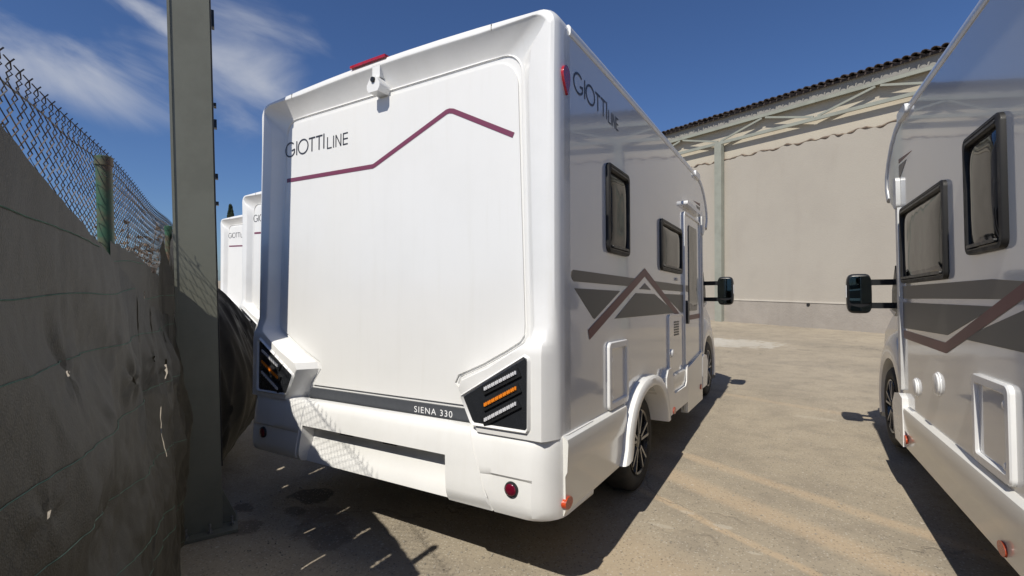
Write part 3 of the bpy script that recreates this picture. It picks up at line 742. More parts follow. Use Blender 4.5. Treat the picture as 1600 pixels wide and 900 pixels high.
        bm = NB(); prism(bm, [(p[0], p[1]) for p in rrect(.055, .21, 1.44, 1.675, .03)], lambda p: (mx(p[0]), my-.022, p[1]), lambda p: (mx(p[0]), my-.03, p[1])); build('mirror_glass', bm, M['mirror'], mo)
        bm = NB(); prism(bm, rrect(.06, .205, 1.37, 1.425, .02), lambda p: (mx(p[0]), my-.014, p[1]-.0), lambda p: (mx(p[0]), my-.022, p[1])); build('wide_angle_glass', bm, M['mirror'], mo)
        bm = NB(); box(bm, mx(.222), mx(.231), my+.02, my+.06, 1.49, 1.60); build('indicator', bm, M['clear'], mo, bevel=.003)
        for z in (1.622, 1.42):
            bm = NB(); bar(bm, (mx(.06), my+.04, z), (mx(-.14), my+.05, z), .05, .05); build('mirror_arm', bm, M['black'], mo, bevel=.008)
        bm = NB(); prism(bm, [(my-.10, 1.36), (my+.14, 1.38), (my+.12, 1.55), (my-.02, 1.76), (my-.07, 1.62)], sd(-.20), sd(-.115)); build('mirror_mount', bm, M['black'], mo, bevel=.01)
        if not vis: return
        # decals (thin vinyl)
        V = .0022
        def decal(name, pts, mm, x=V): bm = NB(); prism(bm, pts, sd(-.001), sd(x)); build(name, bm, M[mm], P)
        pk = (1.446, 1.598)
        decal('taupe_stripe', [(.20, 1.488), (.178, 1.497), (.165, 1.515), (.168, 1.535), (.19, 1.545), (1.205, 1.545), (1.06, 1.488)], 'taupe')
        decal('taupe_stripe', [(1.66, 1.545), (2.0, 1.565) if not entry else (2.0, 1.545), (3.585, 1.568 if not entry else 1.545), (3.585, 1.482), (1.845, 1.482)], 'taupe')
        decal('grey_wedge', [(.205, 1.454), (.90, 1.454), (.475, 1.294), (.455, 1.298)], 'greyvinyl')
        decal('grey_wedge', [(1.98, 1.452), (3.585, 1.456), (3.585, 1.276), (2.614, 1.292)], 'greyvinyl')
        decal('grey_triangle', [(1.31, 1.475), (1.446, 1.52), (1.60, 1.475)], 'greyvinyl')
        decal('grey_trapezium', [(.80, 1.286), (1.225, 1.446), (1.70, 1.446), (2.40, 1.290)], 'greyvinyl')
        bm = NB(); ribbon(bm, [(.388, 1.212), (pk[0]-.03, pk[1]-.010), pk, (pk[0]+.03, pk[1]-.010), (2.645, 1.222), (2.68, 1.222), (3.585, 1.235)], .056, sd(V+.0003)); build('chevron_line', bm, M['sidemaroon'], P)
        decal('nose_wedge', [(3.25, 2.435), (3.62, 2.47), (3.62, 2.44)], 'sidemaroon'); decal('nose_wedge', [(3.40, 2.415), (3.62, 2.425), (3.62, 2.32)], 'taupe')
        def window(y0, y1, z0, z1):
            ro_, f = .04, .032
            fr = ring_frame2('window', rrect(y0, y1, z0, z1, ro_), rrect(y0+f, y1-f, z0+f*.8, z1-f*1.4, ro_*.6), -.004, .022, M['winframe'])
            # dark gasket, blind cassette and domed pane
            bm = NB(); nU, nV = 14, 14; g = []
            a0, a1, c0, c1 = y0+f-.004, y1-f+.004, z0+f*.8-.004, z1-f*1.4+.004
            for i in range(nU+1):
                row = []
                for j in range(nV+1):
                    u, v = -1+2*i/nU, -1+2*j/nV
                    d = .016*(1-abs(u)**6)*(1-abs(v)**6)
                    row.append(bm.verts.new((mx(.004+d), a0+(a1-a0)*i/nU, c0+(c1-c0)*j/nV)))
                g.append(row)
            for i in range(nU):
                for j in range(nV): bm.faces.new((g[i][j], g[i+1][j], g[i+1][j+1], g[i][j+1]))
            build('window_pane', bm, M['glass'], fr, smooth=60)
            for za, zb2, xx in ((z1-f*1.15, z1-f*.85, .0245), (z1-f*.6, z1-f*.45, .0245), (z0+f*.55, z0+f*.7, .0245)):
                bm = NB(); prism(bm, rrect(y0+.04, y1-.04, za, zb2, .003, 2), sd(.015), sd(xx)); build('frame_groove', bm, M['black'], fr)
            bm = NB(); prism(bm, rrect(y0+f+.02, y1-f-.02, z0+f*.9, z0+f*1.35, .006, 2), sd(.012), sd(.03)); build('pane_latch', bm, M['black'], fr)
        def ring_frame2(name, outer, inner, x0, x1, mm):
            bm = NB(); n = len(outer)
            rws = [[bm.verts.new(sd(x)(p)) for p in pl] for pl, x in ((outer, x0), (outer, x1-.006), ([(a*.88+c*.12, b*.88+d*.12) for (a, b), (c, d) in zip(outer, inner)], x1), ([(a*.15+c*.85, b*.15+d*.85) for (a, b), (c, d) in zip(outer, inner)], x1), (inner, x1-.008), (inner, x0))]
            for a in range(6):
                c = (a+1) % 6
                for i in range(n): j = (i+1) % n; bm.faces.new((rws[a][i], rws[a][j], rws[c][j], rws[c][i]))
            return build(name, bm, mm, P, smooth=35)
        def hatch(y0, y1, z0, z1, knobs):
            f = .043
            bm = NB()
            fr = ring_frame2('service_hatch', rrect(y0, y1, z0, z1, .035), rrect(y0+f, y1-f, z0+f, z1-f, .012), -.004, .021, M['trim'])
            bm = NB(); prism(bm, rrect(y0+f-.004, y1-f+.004, z0+f-.004, z1-f+.004, .012), sd(-.002), sd(.006)); build('hatch_panel', bm, M['side'], fr)
            for y, z in knobs:
                bm = NB(); lathe(bm, [(.0, .02), (.012, .018), (.016, .012), (.016, 0)], 16); bm.transform(Matrix.Scale(mx(1)-mx(0), 4, (1, 0, 0)) @ Matrix.Identity(4)); bm.transform(Matrix.Translation((mx(.004), y, z))); build('hatch_lock', bm, M['trim'], fr, smooth=40)
        if entry:
            window(.655, 1.05, 1.675, 2.20); window(1.868, 2.615, 1.64, 2.052)
            hatch(.653, 1.006, .762, 1.153, [(.70, 1.05), (.70, .83)])
            # small locker with vent
            lk = pr_('locker_door', rrect(2.125, 2.65, .64, 1.268, .03), -.002, .007, M['side'])
            fr = NB(); o_, i_ = rrect(2.112, 2.663, .627, 1.281, .035), rrect(2.125, 2.65, .64, 1.268, .03); n = len(o_)
            r4 = [[fr.verts.new(sd(x)(p)) for p in pl] for pl, x in ((o_, 0), (o_, .014), (i_, .014), (i_, 0))]
            for a in range(4):
                for i in range(n): j = (i+1) % n; c = (a+1) % 4; fr.faces.new((r4[a][i], r4[a][j], r4[c][j], r4[c][i]))
            build('locker_frame', fr, M['trim'], lk, smooth=35)
            bm = NB()
            for k in range(6): prism(bm, rrect(2.31, 2.49, 1.095+k*.022, 1.108+k*.022, .003, 2), sd(.006), sd(.010))
            build('vent_slots', bm, M['grille'], lk)
            bm = NB(); lathe(bm, [(.005, .036), (.026, .033), (.03, .02), (.03, 0)], 18); bm.transform(Matrix.Translation((mx(0), 2.19, .955))); build('locker_knob', bm, M['trim'], lk, smooth=40)
            # skirt pieces round the locker
            pr_('skirt_step', [(1.90, .47), (1.90, .79), (1.95, .845), (2.06, .85), (2.105, .83), (2.14, .66), (2.17, .625), (2.60, .625), (2.65, .66), (2.672, .79), (2.71, .80), (2.71, .47)], -.03, .042, M['gel'], bevel=.01)
            # entrance door
            d = pr_('entry_door', rrect(2.73, 3.50, .80, 2.225, .05), -.002, .009, M['side'])
            fr = NB(); o_, i_ = rrect(2.712, 3.518, .35, 2.245, .06), rrect(2.73, 3.50, .37, 2.225, .045); n = len(o_)
            r4 = [[fr.verts.new(sd(x)(p)) for p in pl] for pl, x in ((o_, 0), (o_, .02), (i_, .02), (i_, 0))]
            for a in range(4):
                for i in range(n): j = (i+1) % n; c = (a+1) % 4; fr.faces.new((r4[a][i], r4[a][j], r4[c][j], r4[c][i]))
            build('door_frame', fr, M['trim'], d, smooth=35)
            bm = NB(); prism(bm, rrect(2.93, 3.33, 1.30, 2.14, .04), sd(.008), sd(.016)); build('door_window', bm, M['glass'], d, bevel=.003)
            bm = NB(); prism(bm, rrect(2.77, 2.83, 1.18, 1.40, .02), sd(.009), sd(.035)); build('door_handle', bm, M['black'], d, bevel=.008)
            bm = NB(); prism(bm, [(2.735, .355), (2.735, .74), (2.79, .77), (3.3, .83), (3.5, .86), (3.5, .355)], sd(-.03), sd(.03)); build('door_sill_panel', bm, M['skirt'], d, bevel=.01)
            bm = NB(); prism(bm, rrect(2.72, 3.50, 2.30, 2.34, .015), sd(.0), sd(.05)); build('door_light', bm, M['trim'], P, bevel=.008)
            # decal pieces crossing the door
            bm = NB(); prism(bm, [(2.75, 1.21), (3.49, 1.215), (3.49, 1.265), (2.75, 1.255)], sd(.0085), sd(.0105)); build('door_stripe', bm, M['sidemaroon'], d)
            bm = NB(); prism(bm, [(2.84, 1.485), (2.92, 1.485), (2.92, 1.545), (2.75, 1.545), (2.75, 1.485)], sd(.0085), sd(.0105)); build('door_stripe', bm, M['taupe'], d)
            bm = NB(); prism(bm, rrect(2.40, 2.47, 1.575, 1.60, .005, 2), sd(.001), sd(.012)); build('outlet_cover', bm, M['rail'], P)
            bm = letters(sd(.0018), .205, 1, 2.452, .10, .50, .205, .078, .0125, .009, .032); build('lettering', bm, M['ink'], P)
        else:
            window(2.555, 3.545, 1.585, 2.105); window(1.825, 2.245, 1.68, 2.215)
            hatch(1.815, 2.215, .765, 1.152, [(1.87, 1.07), (1.87, .83)])
            for y, z, r in ((3.27, .915, .054), (2.80, 1.008, .060)):
                bm = NB(); lathe(bm, [(0, r*1.12), (.006, r*1.1), (.008, r), (.015, r*.95), (.018, r*.8), (.018, 0)], 26)
                bm.transform(Matrix.Scale(-1 if mx(1) < mx(0) else 1, 4, (1, 0, 0))); bm.transform(Matrix.Translation((mx(0), y, z))); build('round_vent', bm, M['trim'], P, smooth=40)
        bm = NB(); n = 20; pts = [(.098+.040*math.cos(2*PI*k/n)*(1 if math.sin(2*PI*k/n) > 0 else (1-.75*abs(math.sin(2*PI*k/n))**1.5)) - .012*min(0, math.sin(2*PI*k/n)), 2.475+(.05 if math.sin(2*PI*k/n) > 0 else .09)*math.sin(2*PI*k/n)) for k in range(n)]; prism(bm, pts, sd(-.002), sd(.013)); build('marker_light', bm, M['redlens'], P, bevel=.006)
    def wheel(P, mx, y, z, xo):
        s = 1 if mx(1) > mx(0) else -1
        w = bpy.data.objects.new('wheel', None); COL.objects.link(w); w.parent = P; w.location = (mx(xo), y, z); w.empty_display_size = .1
        rt_ = .345
        bm = NB(); lathe(bm, [(s*a, r) for a, r in ((-.20, .235), (-.215, .27), (-.212, .31), (-.19, .337), (-.16, rt_), (-.055, rt_), (-.025, .337), (-.004, .31), (0, .275), (-.008, .245), (-.02, .228), (-.2, .228))], 48, closed=False); build('tyre', bm, M['tyre'], w, smooth=40)
        bm = NB(); lathe(bm, [(s*a, r) for a, r in ((-.2, .226), (-.02, .229), (-.006, .231), (-.002, .226), (-.010, .214), (-.05, .205), (-.10, .198), (-.10, 0))], 40); build('rim', bm, M['rimblack'], w, smooth=40)
        bm = NB(); lathe(bm, [(s*a, r) for a, r in ((-.05, .062), (-.018, .060), (-.012, .05), (-.012, 0))], 20); build('hub', bm, M['rimblack'], w, smooth=40)
        for k in range(5):
            a = 2*PI*k/5 + .25
            for q in (-.22, .22):
                bm = NB()
                p0 = (a + q*.8, .055); p1 = (a + q, .218)
                v0 = Vector((s*-.016, .055*math.cos(p0[0]), .055*math.sin(p0[0]))); v1 = Vector((s*-.010, .214*math.cos(p1[0]), .214*math.sin(p1[0])))
                bar(bm, v0, v1, .018, .018, Vector((1, 0, 0))); build('spoke', bm, M['rimface'], w)
    one_side(True, lambda x: m*x)
    one_side(False, lambda x: m*(-W-x))
    # ---- cab
    cabside = [(3.62, .47), (4.18, .47)] + [(4.60+.415*math.cos(R(a)), .55+.415*math.sin(R(a))) for a in range(190, -11, -12)] + [(5.05, .47), (5.41, .50), (5.50, .62), (5.52, .82), (5.47, 1.04), (5.20, 1.16), (4.9, 1.30), (4.75, 1.36), (3.62, 1.36)]
    hw = 1.03
    cab = NB()
    for c in (1, -1):
        A = lambda p, q=c: (m*(-XC+q*(hw-(.02 if p[1] > 1.2 else 0)-(.05*max(0, p[0]-5.05)/.4))), p[0], p[1]); B = lambda p, q=c: (m*(-XC+q*(hw-.32)), p[0], p[1])
        prism(cab, cabside, A, B)
    box(cab, m*(-XC-hw+.3), m*(-XC+hw-.3), 4.95, 5.49, .5, 1.06); box(cab, m*(-XC-hw+.3), m*(-XC+hw-.3), 3.7, 5.05, .7, 1.30)
    cabo = build('cab', cab, M['side'], P, bevel=.02, seg=3)
    bm = NB()
    hp = [(4.7, 1.365), (4.9, 1.305), (5.2, 1.165), (5.47, 1.045), (5.51, .9), (5.49, .9), (5.45, 1.02), (4.7, 1.3)]
    prism(bm, hp, lambda p: (m*(-XC+hw-.06), p[0], p[1]+.02), lambda p: (m*(-XC-hw+.06), p[0], p[1]+.02)); build('bonnet', bm, M['side'], cabo, bevel=.01)
    # bulging front wings with lips over the wheels
    for c in (1, -1):
        bm = NB(); rows = []
        for a in range(200, -21, -10):
            ca, sa = math.cos(R(a)), math.sin(R(a))
            rows.append([bm.verts.new((m*(-XC+c*(hw+dx)), 4.60+r*ca, .555+r*sa*(1 if r < .5 else 1.08))) for dx, r in ((-.02, .60), (.03, .56), (.058, .50), (.066, .44), (.055, .405), (-.05, .40), (-.3, .40))])
        for i in range(len(rows)-1):
            for j in range(6): bm.faces.new((rows[i][j], rows[i+1][j], rows[i+1][j+1], rows[i][j+1]))
        build('front_wing', bm, M['side'], cabo, smooth=50)
        bm = NB(); prism(bm, [(3.70, 1.40), (4.5, 1.40), (4.32, 1.66), (4.08, 2.04), (3.70, 2.06)], lambda p: (m*(-XC+c*(hw-.015-.14*(p[1]-1.36)/.7)), p[0], p[1]), lambda p: (m*(-XC+c*(hw-.05-.14*(p[1]-1.36)/.7)), p[0], p[1])); build('cab_window', bm, M['glass'], cabo, bevel=.004)
        bm = NB()
        for pa, pb in (((4.75, 1.35), (4.20, 2.10)), ((3.64, 1.36), (3.64, 2.1))):
            bar(bm, (m*(-XC+c*(hw-.03)), pa[0], pa[1]), (m*(-XC+c*(hw-.19)), pb[0], pb[1]), .07, .09)
        build('cab_pillar', bm, M['side'], cabo, bevel=.01)
    bm = NB(); v = [bm.verts.new((m*(-XC+q*(hw-.06-.14*t)), 4.78-.58*t+.0*q, 1.36+.72*t)) for q, t in ((1, 0), (-1, 0), (-1, 1), (1, 1))]
    vm = [bm.verts.new((m*-XC, 4.92, 1.36)), bm.verts.new((m*-XC, 4.34, 2.08))]
    bm.faces.new((v[0], vm[0], vm[1], v[3])); bm.faces.new((vm[0], v[1], v[2], vm[1])); build('windscreen', bm, M['glass'], cabo, smooth=60)
    # flat firewall closing the wheel bays
    bm = NB(); box(bm, m*(-XC-hw+.33), m*(-XC+hw-.33), 4.1, 5.1, .45, 1.0); build('engine_bay', bm, M['under'], cabo)
    return root

# pose: position and small tilt (nose down) of each vehicle
camA = motorhome('white motorhome in the centre, zigzag maroon line and model number on its rear wall', 1, True, (0, 0, .036, -.0509, -.0159, 0))
camB = motorhome('white motorhome cut off by the right edge, showing two side windows and round vents', -1, True, (1.7471, -1.2627, .0291, -.0438, -.0159, .049), -1.1)
camC = copy_tree(camA); camC.location = (-3.80, 2.1, -.0); camC.rotation_euler = (-.03, -.004, 0)
camC['label'] = 'white motorhome second in the row, its rear half hidden behind the central one'
camD = copy_tree(camA); camD.location = (-6.90, 3.45, .0); camD.rotation_euler = (-.03, -.002, 0)
camD['label'] = 'white motorhome farthest along the row, rear corner peeking past the tall steel column'

# ------------------------------------------------------------------ fence, cloth, column
FH = .497
FD = Vector((-math.cos(FH), math.sin(FH), 0)); FN = Vector((math.sin(FH), math.cos(FH), 0)); F0 = Vector((.814, -2.214, 0))
def fp(s, o, z): return F0 + FD*s + FN*o + Vector((0, 0, z))
TOPZ = 1.932
def make_fence():
    f = thing('chain_link_fence', 'rusty chain link fence on green posts running along the left', 'fence', fp(1.86, -.03, 0))
    inv = Matrix.Translation(-fp(1.86, -.03, 0))
    def add(name, bm, m, **k): bm.transform(inv); return build(name, bm, m, f, **k)
    for s, h in ((-.3, 1.93), (1.94, 1.925), (3.97, 1.905), (6.05, 1.9), (8.15, 1.9), (10.25, 1.9)):
        bm = NB(); tube(bm, [fp(s, -.012, -.1), fp(s, -.012, h-.012)], .021, 16); tube(bm, [fp(s, -.012, h-.03), fp(s, -.012, h-.004), fp(s, -.012, h)], .0235, 16, radii=[.0235, .0235, .016]); add('post', bm, M['post'], smooth=40)
    random.seed(5)
    bm = NB(); pitch = .052; s = -.6; i = 0
    while s < 8.2:
        zlow = 1.25 if s < 4.1 else .9
        dz = pitch*.56; k = 0; pts = []
        z = TOPZ
        sag = .012*math.sin((s+.24)/2.1*2*PI)
        lean = .01*noise.noise(Vector((s*2, 0, 0)))
        while z > zlow:
            side_ = (k % 2)
            ss = s + (pitch/2 if side_ else 0)
            pts.append(fp(ss + .003*noise.noise(Vector((s*9, z*9, 0))), -.040+.004*(1 if side_ else -1) + lean*(TOPZ-z), z + sag)); z -= dz; k += 1
        # twisted barb
        tip = [fp(s+.010, -.034, TOPZ+.042+sag), fp(s+.006, -.043, TOPZ+.030+sag), fp(s-.004, -.043, TOPZ+.022+sag), fp(s+.003, -.036, TOPZ+.010+sag)]
        tube(bm, tip + pts, .0016, 3, cap=False)
        # the mirrored wire that interlocks
        pts2 = [fp(s + (0 if (q % 2) else pitch/2) - pitch/2 + .001, -.040+.004*(-1 if (q % 2) else 1) + lean*(TOPZ-(TOPZ-q*dz)), TOPZ-q*dz+sag) for q in range(len(pts))]
        pts2[0] = fp(s, -.04, TOPZ+.0+sag)
        tube(bm, [fp(s-.009, -.044, TOPZ+.041+sag), fp(s-.005, -.036, TOPZ+.030+sag), fp(s+.004, -.037, TOPZ+.020+sag), fp(s-.003, -.043, TOPZ+.010+sag)] + pts2, .0016, 3, cap=False)
        s += pitch; i += 1
    add('wire_mesh', bm, M['wire'], kind='stuff')
    bm = NB()
    path = [fp(-.6+.1*k, -.040+.004*math.sin(k*1.3), TOPZ-.012+.012*math.sin((-.6+.1*k+.24)/2.1*2*PI)) for k in range(108)]
    tube(bm, path, .0016, 5); add('line_wire', bm, M['wire'])
    bm = NB(); tube(bm, [fp(1.12, -.01, 1.80), fp(1.25, -.06, 1.795), fp(1.4, -.16, 1.80), fp(1.55, -.30, 1.79)], .0014, 5); add('loose_wire', bm, M['wire'])
    bm = NB(); tube(bm, [fp(1.86, -.005, 1.86), fp(2.2, .0, 1.845), fp(2.9, .0, 1.855), fp(3.5, .01, 1.80), fp(3.95, .01, 1.72)], .0016, 5); add('tie_wire', bm, M['wire'])
make_fence()

SLITS = [(-1.714, .094, .238), (-1.682, -.239, -.057), (-1.378, -.042, .124), (-1.387, -.414, -.193), (-1.062, -.195, -.021), (-2.733, .379, .455), (-2.445, .438, .627), (-2.394, .191, .244)]
HOLES = []
for x, y1, y2 in SLITS:
    yf = (-1.558-.4768*x)/.879; HOLES.append(((.814-x)/.879, (y1-yf)/SUN_K, (y2-yf)/SUN_K, .006 if x in (-1.682, -1.714, -1.387) else .017))
HOLES += [(1.24, 1.352, 1.372, .007), (1.77, 1.235, 1.27, .008), (1.01, 1.165, 1.19, .005), (1.42, .99, 1.01, .006), (2.3, 1.22, 1.27, .010), (2.62, 1.10, 1.20, .014)]
def in_hole(s, z):
    for hs, z0, z1, w in HOLES:
        zm, hh = (z0+z1)/2, (z1-z0)/2
        q = (z-zm)/hh
        if abs(q) < 1:
            c = hs + .012*noise.noise(Vector((z*9, hs*5, 0)))
            if abs(s-c) < w*math.sqrt(1-q*q)*(.8+.5*noise.noise(Vector((z*25, hs*9, 3)))): return True
    return False
def lerp_tab(tab, x):
    if x <= tab[0][0]: return tab[0][1]
    for (a, b), (c, d) in zip(tab, tab[1:]):
        if x <= c: t = (x-a)/(c-a); t = t*t*(3-2*t) if False else t; return b+(d-b)*t
    return tab[-1][1]
def cloth(label, s0, s1, top, bot, off, ns, nz, threads):
    org = fp((s0+s1)/2, 0, 0)
    root = thing('shade_cloth', label, 'shade cloth', org, group='dark shade cloths tied to the fence')
    bm = NB(); g = []
    for i in range(ns+1):
        s = s0+(s1-s0)*i/ns; zt = top(s) + .006*noise.noise(Vector((s*14, 2, 0))); zb = bot(s)
        g.append([(s, zb+(zt-zb)*j/nz) for j in range(nz+1)])
    V = [[bm.verts.new(fp(s, off(s, z), z)) for s, z in col] for col in g]
    for i in range(ns):
        for j in range(nz):
            sm, zm = (g[i][j][0]+g[i+1][j][0])/2, (g[i][j][1]+g[i+1][j+1][1])/2
            if in_hole(sm, zm): continue
            bm.faces.new((V[i][j], V[i+1][j], V[i+1][j+1], V[i][j+1]))
    bmesh.ops.delete(bm, geom=[v for v in bm.verts if not v.link_faces], context='VERTS')
    bm.transform(Matrix.Translation(-org)); build('cloth', bm, M['cloth'], root, smooth=60)
    for zf, slope, a, b in threads:
        bm = NB(); path = []
        k = 0
        s = a
        while s < b:
            z = zf + slope*(s-a) + .012*noise.noise(Vector((s*2.1, zf*5, 0))) - .03*((s-a)/(b-a))*(1-(s-a)/(b-a))
            if bot(s)+.01 < z < top(s)-.01: path.append(fp(s, off(s, z)+.0016, z))
            s += .03
        if len(path) > 3:
            tube(bm, path, .0011, 4); bm.transform(Matrix.Translation(-org)); build('green_thread', bm, M['thread'], root)
    return root
nz_ = lambda a, b, c=0.: noise.noise(Vector((a, b, c)))
topA = lambda s: lerp_tab([(-1, 1.93), (.955, 1.762), (1.24, 1.698), (1.88, 1.574), (2.50, 1.44), (3.1, 1.36), (4.4, 1.30)], s)
fr_ = lambda a, b, c, o=4: noise.fractal(Vector((a, b, c)), .9, 2.1, o)
def crease(a, b, c): return 1-abs(noise.noise(Vector((a, b, c))))*2.2
def offA(s, z):
    k = max(0, min(1, (s-.5)/.9)); e = max(0, min(1, (topA(s)-z)/.35)); e = e*e*(3-2*e)
    fold = max(0, min(1, (s-1.9)/1.0))
    w = .055*nz_(s*2.0, z*2.7, 1) + .02*fr_(s*3.6+z*1.5, z*3.0, 4)
    w += .010*max(0, crease(s*1.6+z*1.0, z*1.1-s*.6, 11))**3 + .007*max(0, crease(s*2.4-z*1.6, z*1.4, 15))**3
    for hs, z0, z1, hw in HOLES[8:]:          # the cloth is dented and puckered round the tears
        d = math.hypot((s-hs)*1.0, (z-(z0+z1)/2)*.8); w += .009*math.exp(-(d/.09)**2)*(1+.6*math.sin(math.atan2(z-(z0+z1)/2, s-hs)*5))
    w += fold*(.020*math.sin(s*15+3*nz_(s*2, z*1.2, 6)) + .03*nz_(s*6, z*1.6, 2) + .014*max(0, crease(s*5, z*1.4, 3))**3)
    return .034 + e*k*(w + .035*math.sin(max(0, min(1, z/1.4))*PI)) + (1-e)*.005*nz_(s*4, 1) + .0035*k*fr_(s*11, z*5, 21, 3)
cloth('slack near shade cloth sloping down from the upper left edge, with green threads', -.35, 4.25, topA, lambda s: -.02, offA, 420, 150,
      [(1.665, -.02, 0, 2.2), (1.535, -.012, .0, 2.6), (1.44, -.045, .2, 3.3), (1.315, -.09, .2, 3.4), (1.20, -.19, .5, 3.0), (1.0, -.25, .8, 2.6), (.90, -.22, .6, 4.2), (.55, -.20, .8, 4.2), (.75, -.25, .2, 2.4)])
topB = lambda s: lerp_tab([(1.8, 1.655), (2.2, 1.645), (2.6, 1.61), (2.92, 1.56), (3.08, 1.64), (3.28, 1.785), (3.36, 1.62), (3.46, 1.54), (3.58, 1.60), (3.66, 1.78), (3.8, 1.85), (4.2, 1.84)], s) + .012*nz_(s*11, 0)
def offB(s, z):
    f = max(0, min(1, (s-2.5)/.5)); e = max(.25, min(1, (topB(s)-z)/.25))
    return .016 + .006*nz_(s*3, z*2) + f*e*(.014*max(0, crease(s*9, z*1.3, 5))**3 + .020*math.sin(s*24+5*nz_(s*3, z*2.5, 1)) + .03*nz_(s*8, z*3, 7) + .006)
cloth('crumpled torn shade cloth bunched around the second green post', 1.83, 4.2, topB, lambda s: 1.12, offB, 300, 70,
      [(1.60, .03, 1.85, 2.9), (1.47, .0, 2.5, 4.1), (1.30, .01, 2.8, 4.1)])
topC = lambda s: lerp_tab([(3.9, 1.62), (4.4, 1.56), (5.0, 1.5), (6, 1.5), (9, 1.6)], s)
def offC(s, z):
    b = .56*math.exp(-((s-5.0)/.85)**2)*max(0, math.sin(PI*min(1, max(0, (z+.12)/1.72))))**.75
    return .02 + b*(1+.10*nz_(s*3, z*1.5, 3)) + (.03*nz_(s*3+z, z*1.2, 9) + .030*max(0, crease(s*5+z*.9, z*.45, 4))**2 + .022*max(0, crease(s*9-z*.7, z*.5, 8))**2)*min(1, b*5)
cloth('shade cloth billowing out beyond the tall steel column', 4.15, 8.2, topC, lambda s: -.02, offC, 260, 70, [])

def make_column():
    org = Vector((-2.205, -.40, 0))
    c = thing('steel_post', 'tall beige painted steel column rising out of the picture beside the fence', 'steel column', org)
    T = -FD   # towards the camera
    N = FN
    def q(a, b, z): return org + T*a + N*b + Vector((0, 0, z))     # a towards the viewer along the fence, b away from the fence
    def add(name, bm, m, parent=None, **k): bm.transform(Matrix.Translation(-org)); return build(name, bm, m, parent or c, **k)
    def blk(bm, a0, a1, b0, b1, z0, z1):
        vs = [bm.verts.new(q(a, b, z)) for a in (a0, a1) for b in (b0, b1) for z in (z0, z1)]
        for f in ((0, 1, 3, 2), (4, 6, 7, 5), (0, 4, 5, 1), (2, 3, 7, 6), (0, 2, 6, 4), (1, 5, 7, 3)): bm.faces.new([vs[i] for i in f])
    bm = NB(); blk(bm, -.10, .06, -.098, .105, .022, 5.6); add('shaft', bm, M['column'], bevel=.012, seg=3)
    bm = NB(); blk(bm, -.10, .066, -.105, -.092, .03, 5.6); add('edge_strip', bm, M['column'], bevel=.004)
    bm = NB(); blk(bm, -.02, .058, .106, .113, .4, 5.55); add('side_rail', bm, M['under'])
    for z, h in ((2.0, .02), (2.16, .03), (2.47, .05), (2.60, .02), (3.08, .10)):
        bm = NB(); blk(bm, -.03, .02, .1135, .128, z, z+h); add('hinge_tab', bm, M['black'])
    bm = NB(); blk(bm, -.16, .13, -.13, .185, .003, .021); pl = add('base_plate', bm, M['column'], bevel=.003)
    for b in (.02,):
        bm = NB(); vs = []
        prism(bm, [(.1055, .0215), (.18, .0215), (.175, .06), (.1055, .24)], lambda p: q(-.02, p[0], p[1]), lambda p: q(-.006, p[0], p[1])); add('gusset', bm, M['column'])
    for a, b in ((.095, .04), (.095, -.08), (-.12, .14), (.05, .155)):
        bm = NB(); tube(bm, [q(a, b, .021), q(a, b, .075)], .007, 8); tube(bm, [q(a, b, .0215), q(a, b, .036)], .014, 6); add('anchor_bolt', bm, M['steel'], pl)
make_column()

# ------------------------------------------------------------------ trees and shrub beyond
def cypress(loc, h, r, label, seed):
    t = thing('cypress_tree', label, 'tree', loc, group='cypress trees beyond the fence')
    random.seed(seed)
    bm = NB(); tube(bm, [(0, 0, 0), (0, 0, h*.5), (.05, 0, h*.96)], .1, 7, radii=[.16, .11, .02])
    for k in range(14):
        z = h*(.12+.055*k); a = random.uniform(0, 6.28); rr = r*.7*math.sin(PI*min(1, .15+.8*z/h))**.6
        tube(bm, [(0, 0, z), (rr*.6*math.cos(a), rr*.6*math.sin(a), z+.35), (rr*math.cos(a), rr*math.sin(a), z+.9)], .03, 4, radii=[.04, .025, .008])
    build('trunk', bm, M['bark'], t)
    bm = NB()
    for k in range(5200):
        u = random.random()**.8; z = h*(.06+.94*u); f = z/h
        R_ = r*(1-f**2.2)**.8*min(1, .45+f*2.2)*(.85+.3*noise.noise(Vector((f*9, seed, 0))))
        a = random.uniform(0, 2*PI); d = R_*(random.random()**.45)*(1+.22*noise.noise(Vector((math.cos(a)*2, math.sin(a)*2, z*1.4))))
        p = Vector((d*math.cos(a), d*math.sin(a), z)); l = random.uniform(.14, .32); w = l*.35
        up = Vector((.35*math.cos(a), .35*math.sin(a), 1)).normalized(); sd_ = up.cross(Vector((random.uniform(-1, 1), random.uniform(-1, 1), .1))).normalized()
        bm.faces.new([bm.verts.new(p-sd_*w), bm.verts.new(p+sd_*w), bm.verts.new(p+up*l)])
    build('crown', bm, M['cypress'], t)
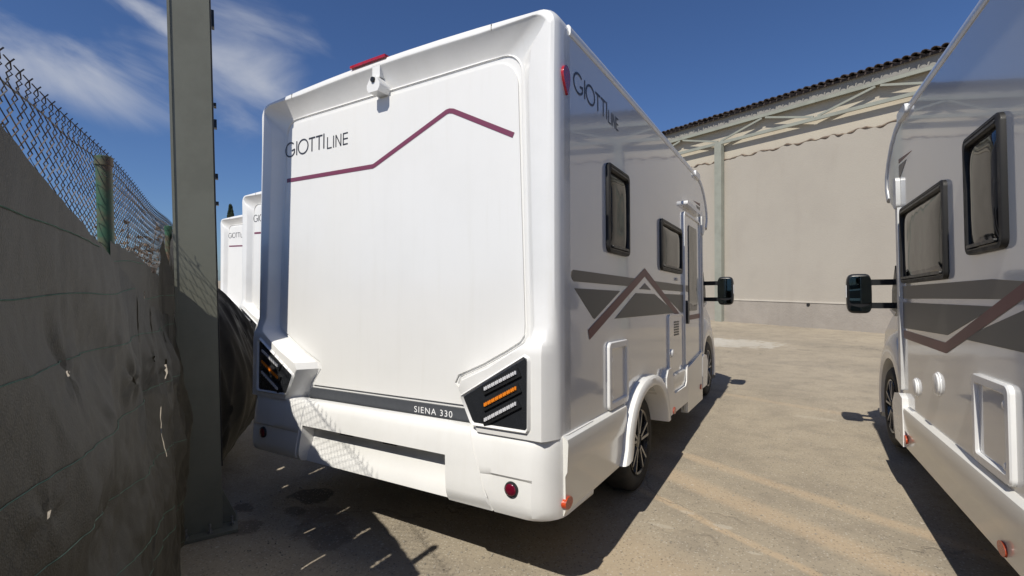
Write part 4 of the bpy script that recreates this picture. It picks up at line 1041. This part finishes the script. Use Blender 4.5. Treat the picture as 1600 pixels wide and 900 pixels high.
cypress((-39.15, 20.5, 0), 7.5, .62, 'dark slim cypress showing above the farthest motorhome roof', 3)
cypress((-39.9, 19.1, 0), 6.7, .6, 'shorter cypress tip just beside the steel column', 8)
def shrub(loc, h, label, seed):
    t = thing('dry_shrub', label, 'shrub', loc); random.seed(seed)
    bm = NB(); lf = NB()
    for k in range(26):
        a = random.uniform(0, 6.28); sp_ = random.uniform(.1, .5)*h*.4; hh = h*random.uniform(.6, 1)
        p = [Vector((0, 0, 0)), Vector((sp_*.4*math.cos(a), sp_*.4*math.sin(a), hh*.5)), Vector((sp_*math.cos(a), sp_*math.sin(a), hh))]
        tube(bm, p, .01, 5, radii=[.018, .011, .003])
        for j in range(60):
            q = p[1].lerp(p[2], random.random()) + Vector((random.gauss(0, .07), random.gauss(0, .07), random.gauss(0, .06))); l = random.uniform(.03, .07)
            d1 = Vector((random.uniform(-1, 1), random.uniform(-1, 1), random.uniform(-1, 1))).normalized()*l; d2 = d1.orthogonal().normalized()*l*.4
            lf.faces.new([lf.verts.new(q-d2), lf.verts.new(q+d2), lf.verts.new(q+d1)])
    build('stems', bm, M['twig'], t, smooth=50); build('dry_leaves', lf, M['twig'], t)
shrub((-4.7, .15, 0), 2.15, 'dry brown shrub seen through the mesh right of the first green post', 4)

# ------------------------------------------------------------------ loose grit on the yard
def pebbles():
    bm = NB(); random.seed(21)
    for k in range(2200):
        x = random.uniform(-2.4, 2.0); y = random.uniform(-.6, 6) if x > 0 else random.uniform(-.5, .6)
        r = random.choice((.002, .0025, .003, .003, .004, .005, .008)) ; c = Vector((x, y, r*.3))
        vs = [bm.verts.new(c + Vector((r*random.uniform(.7, 1.3)*a, r*random.uniform(.7, 1.3)*b, r*random.uniform(.5, .9)*d))) for a, b, d in ((1, 0, 0), (0, 1, 0), (-1, 0, 0), (0, -1, 0), (0, 0, 1))]
        for i in range(4): bm.faces.new((vs[i], vs[(i+1) % 4], vs[4]))
    build('gravel', bm, M['pebble'], kind='stuff')
pebbles()
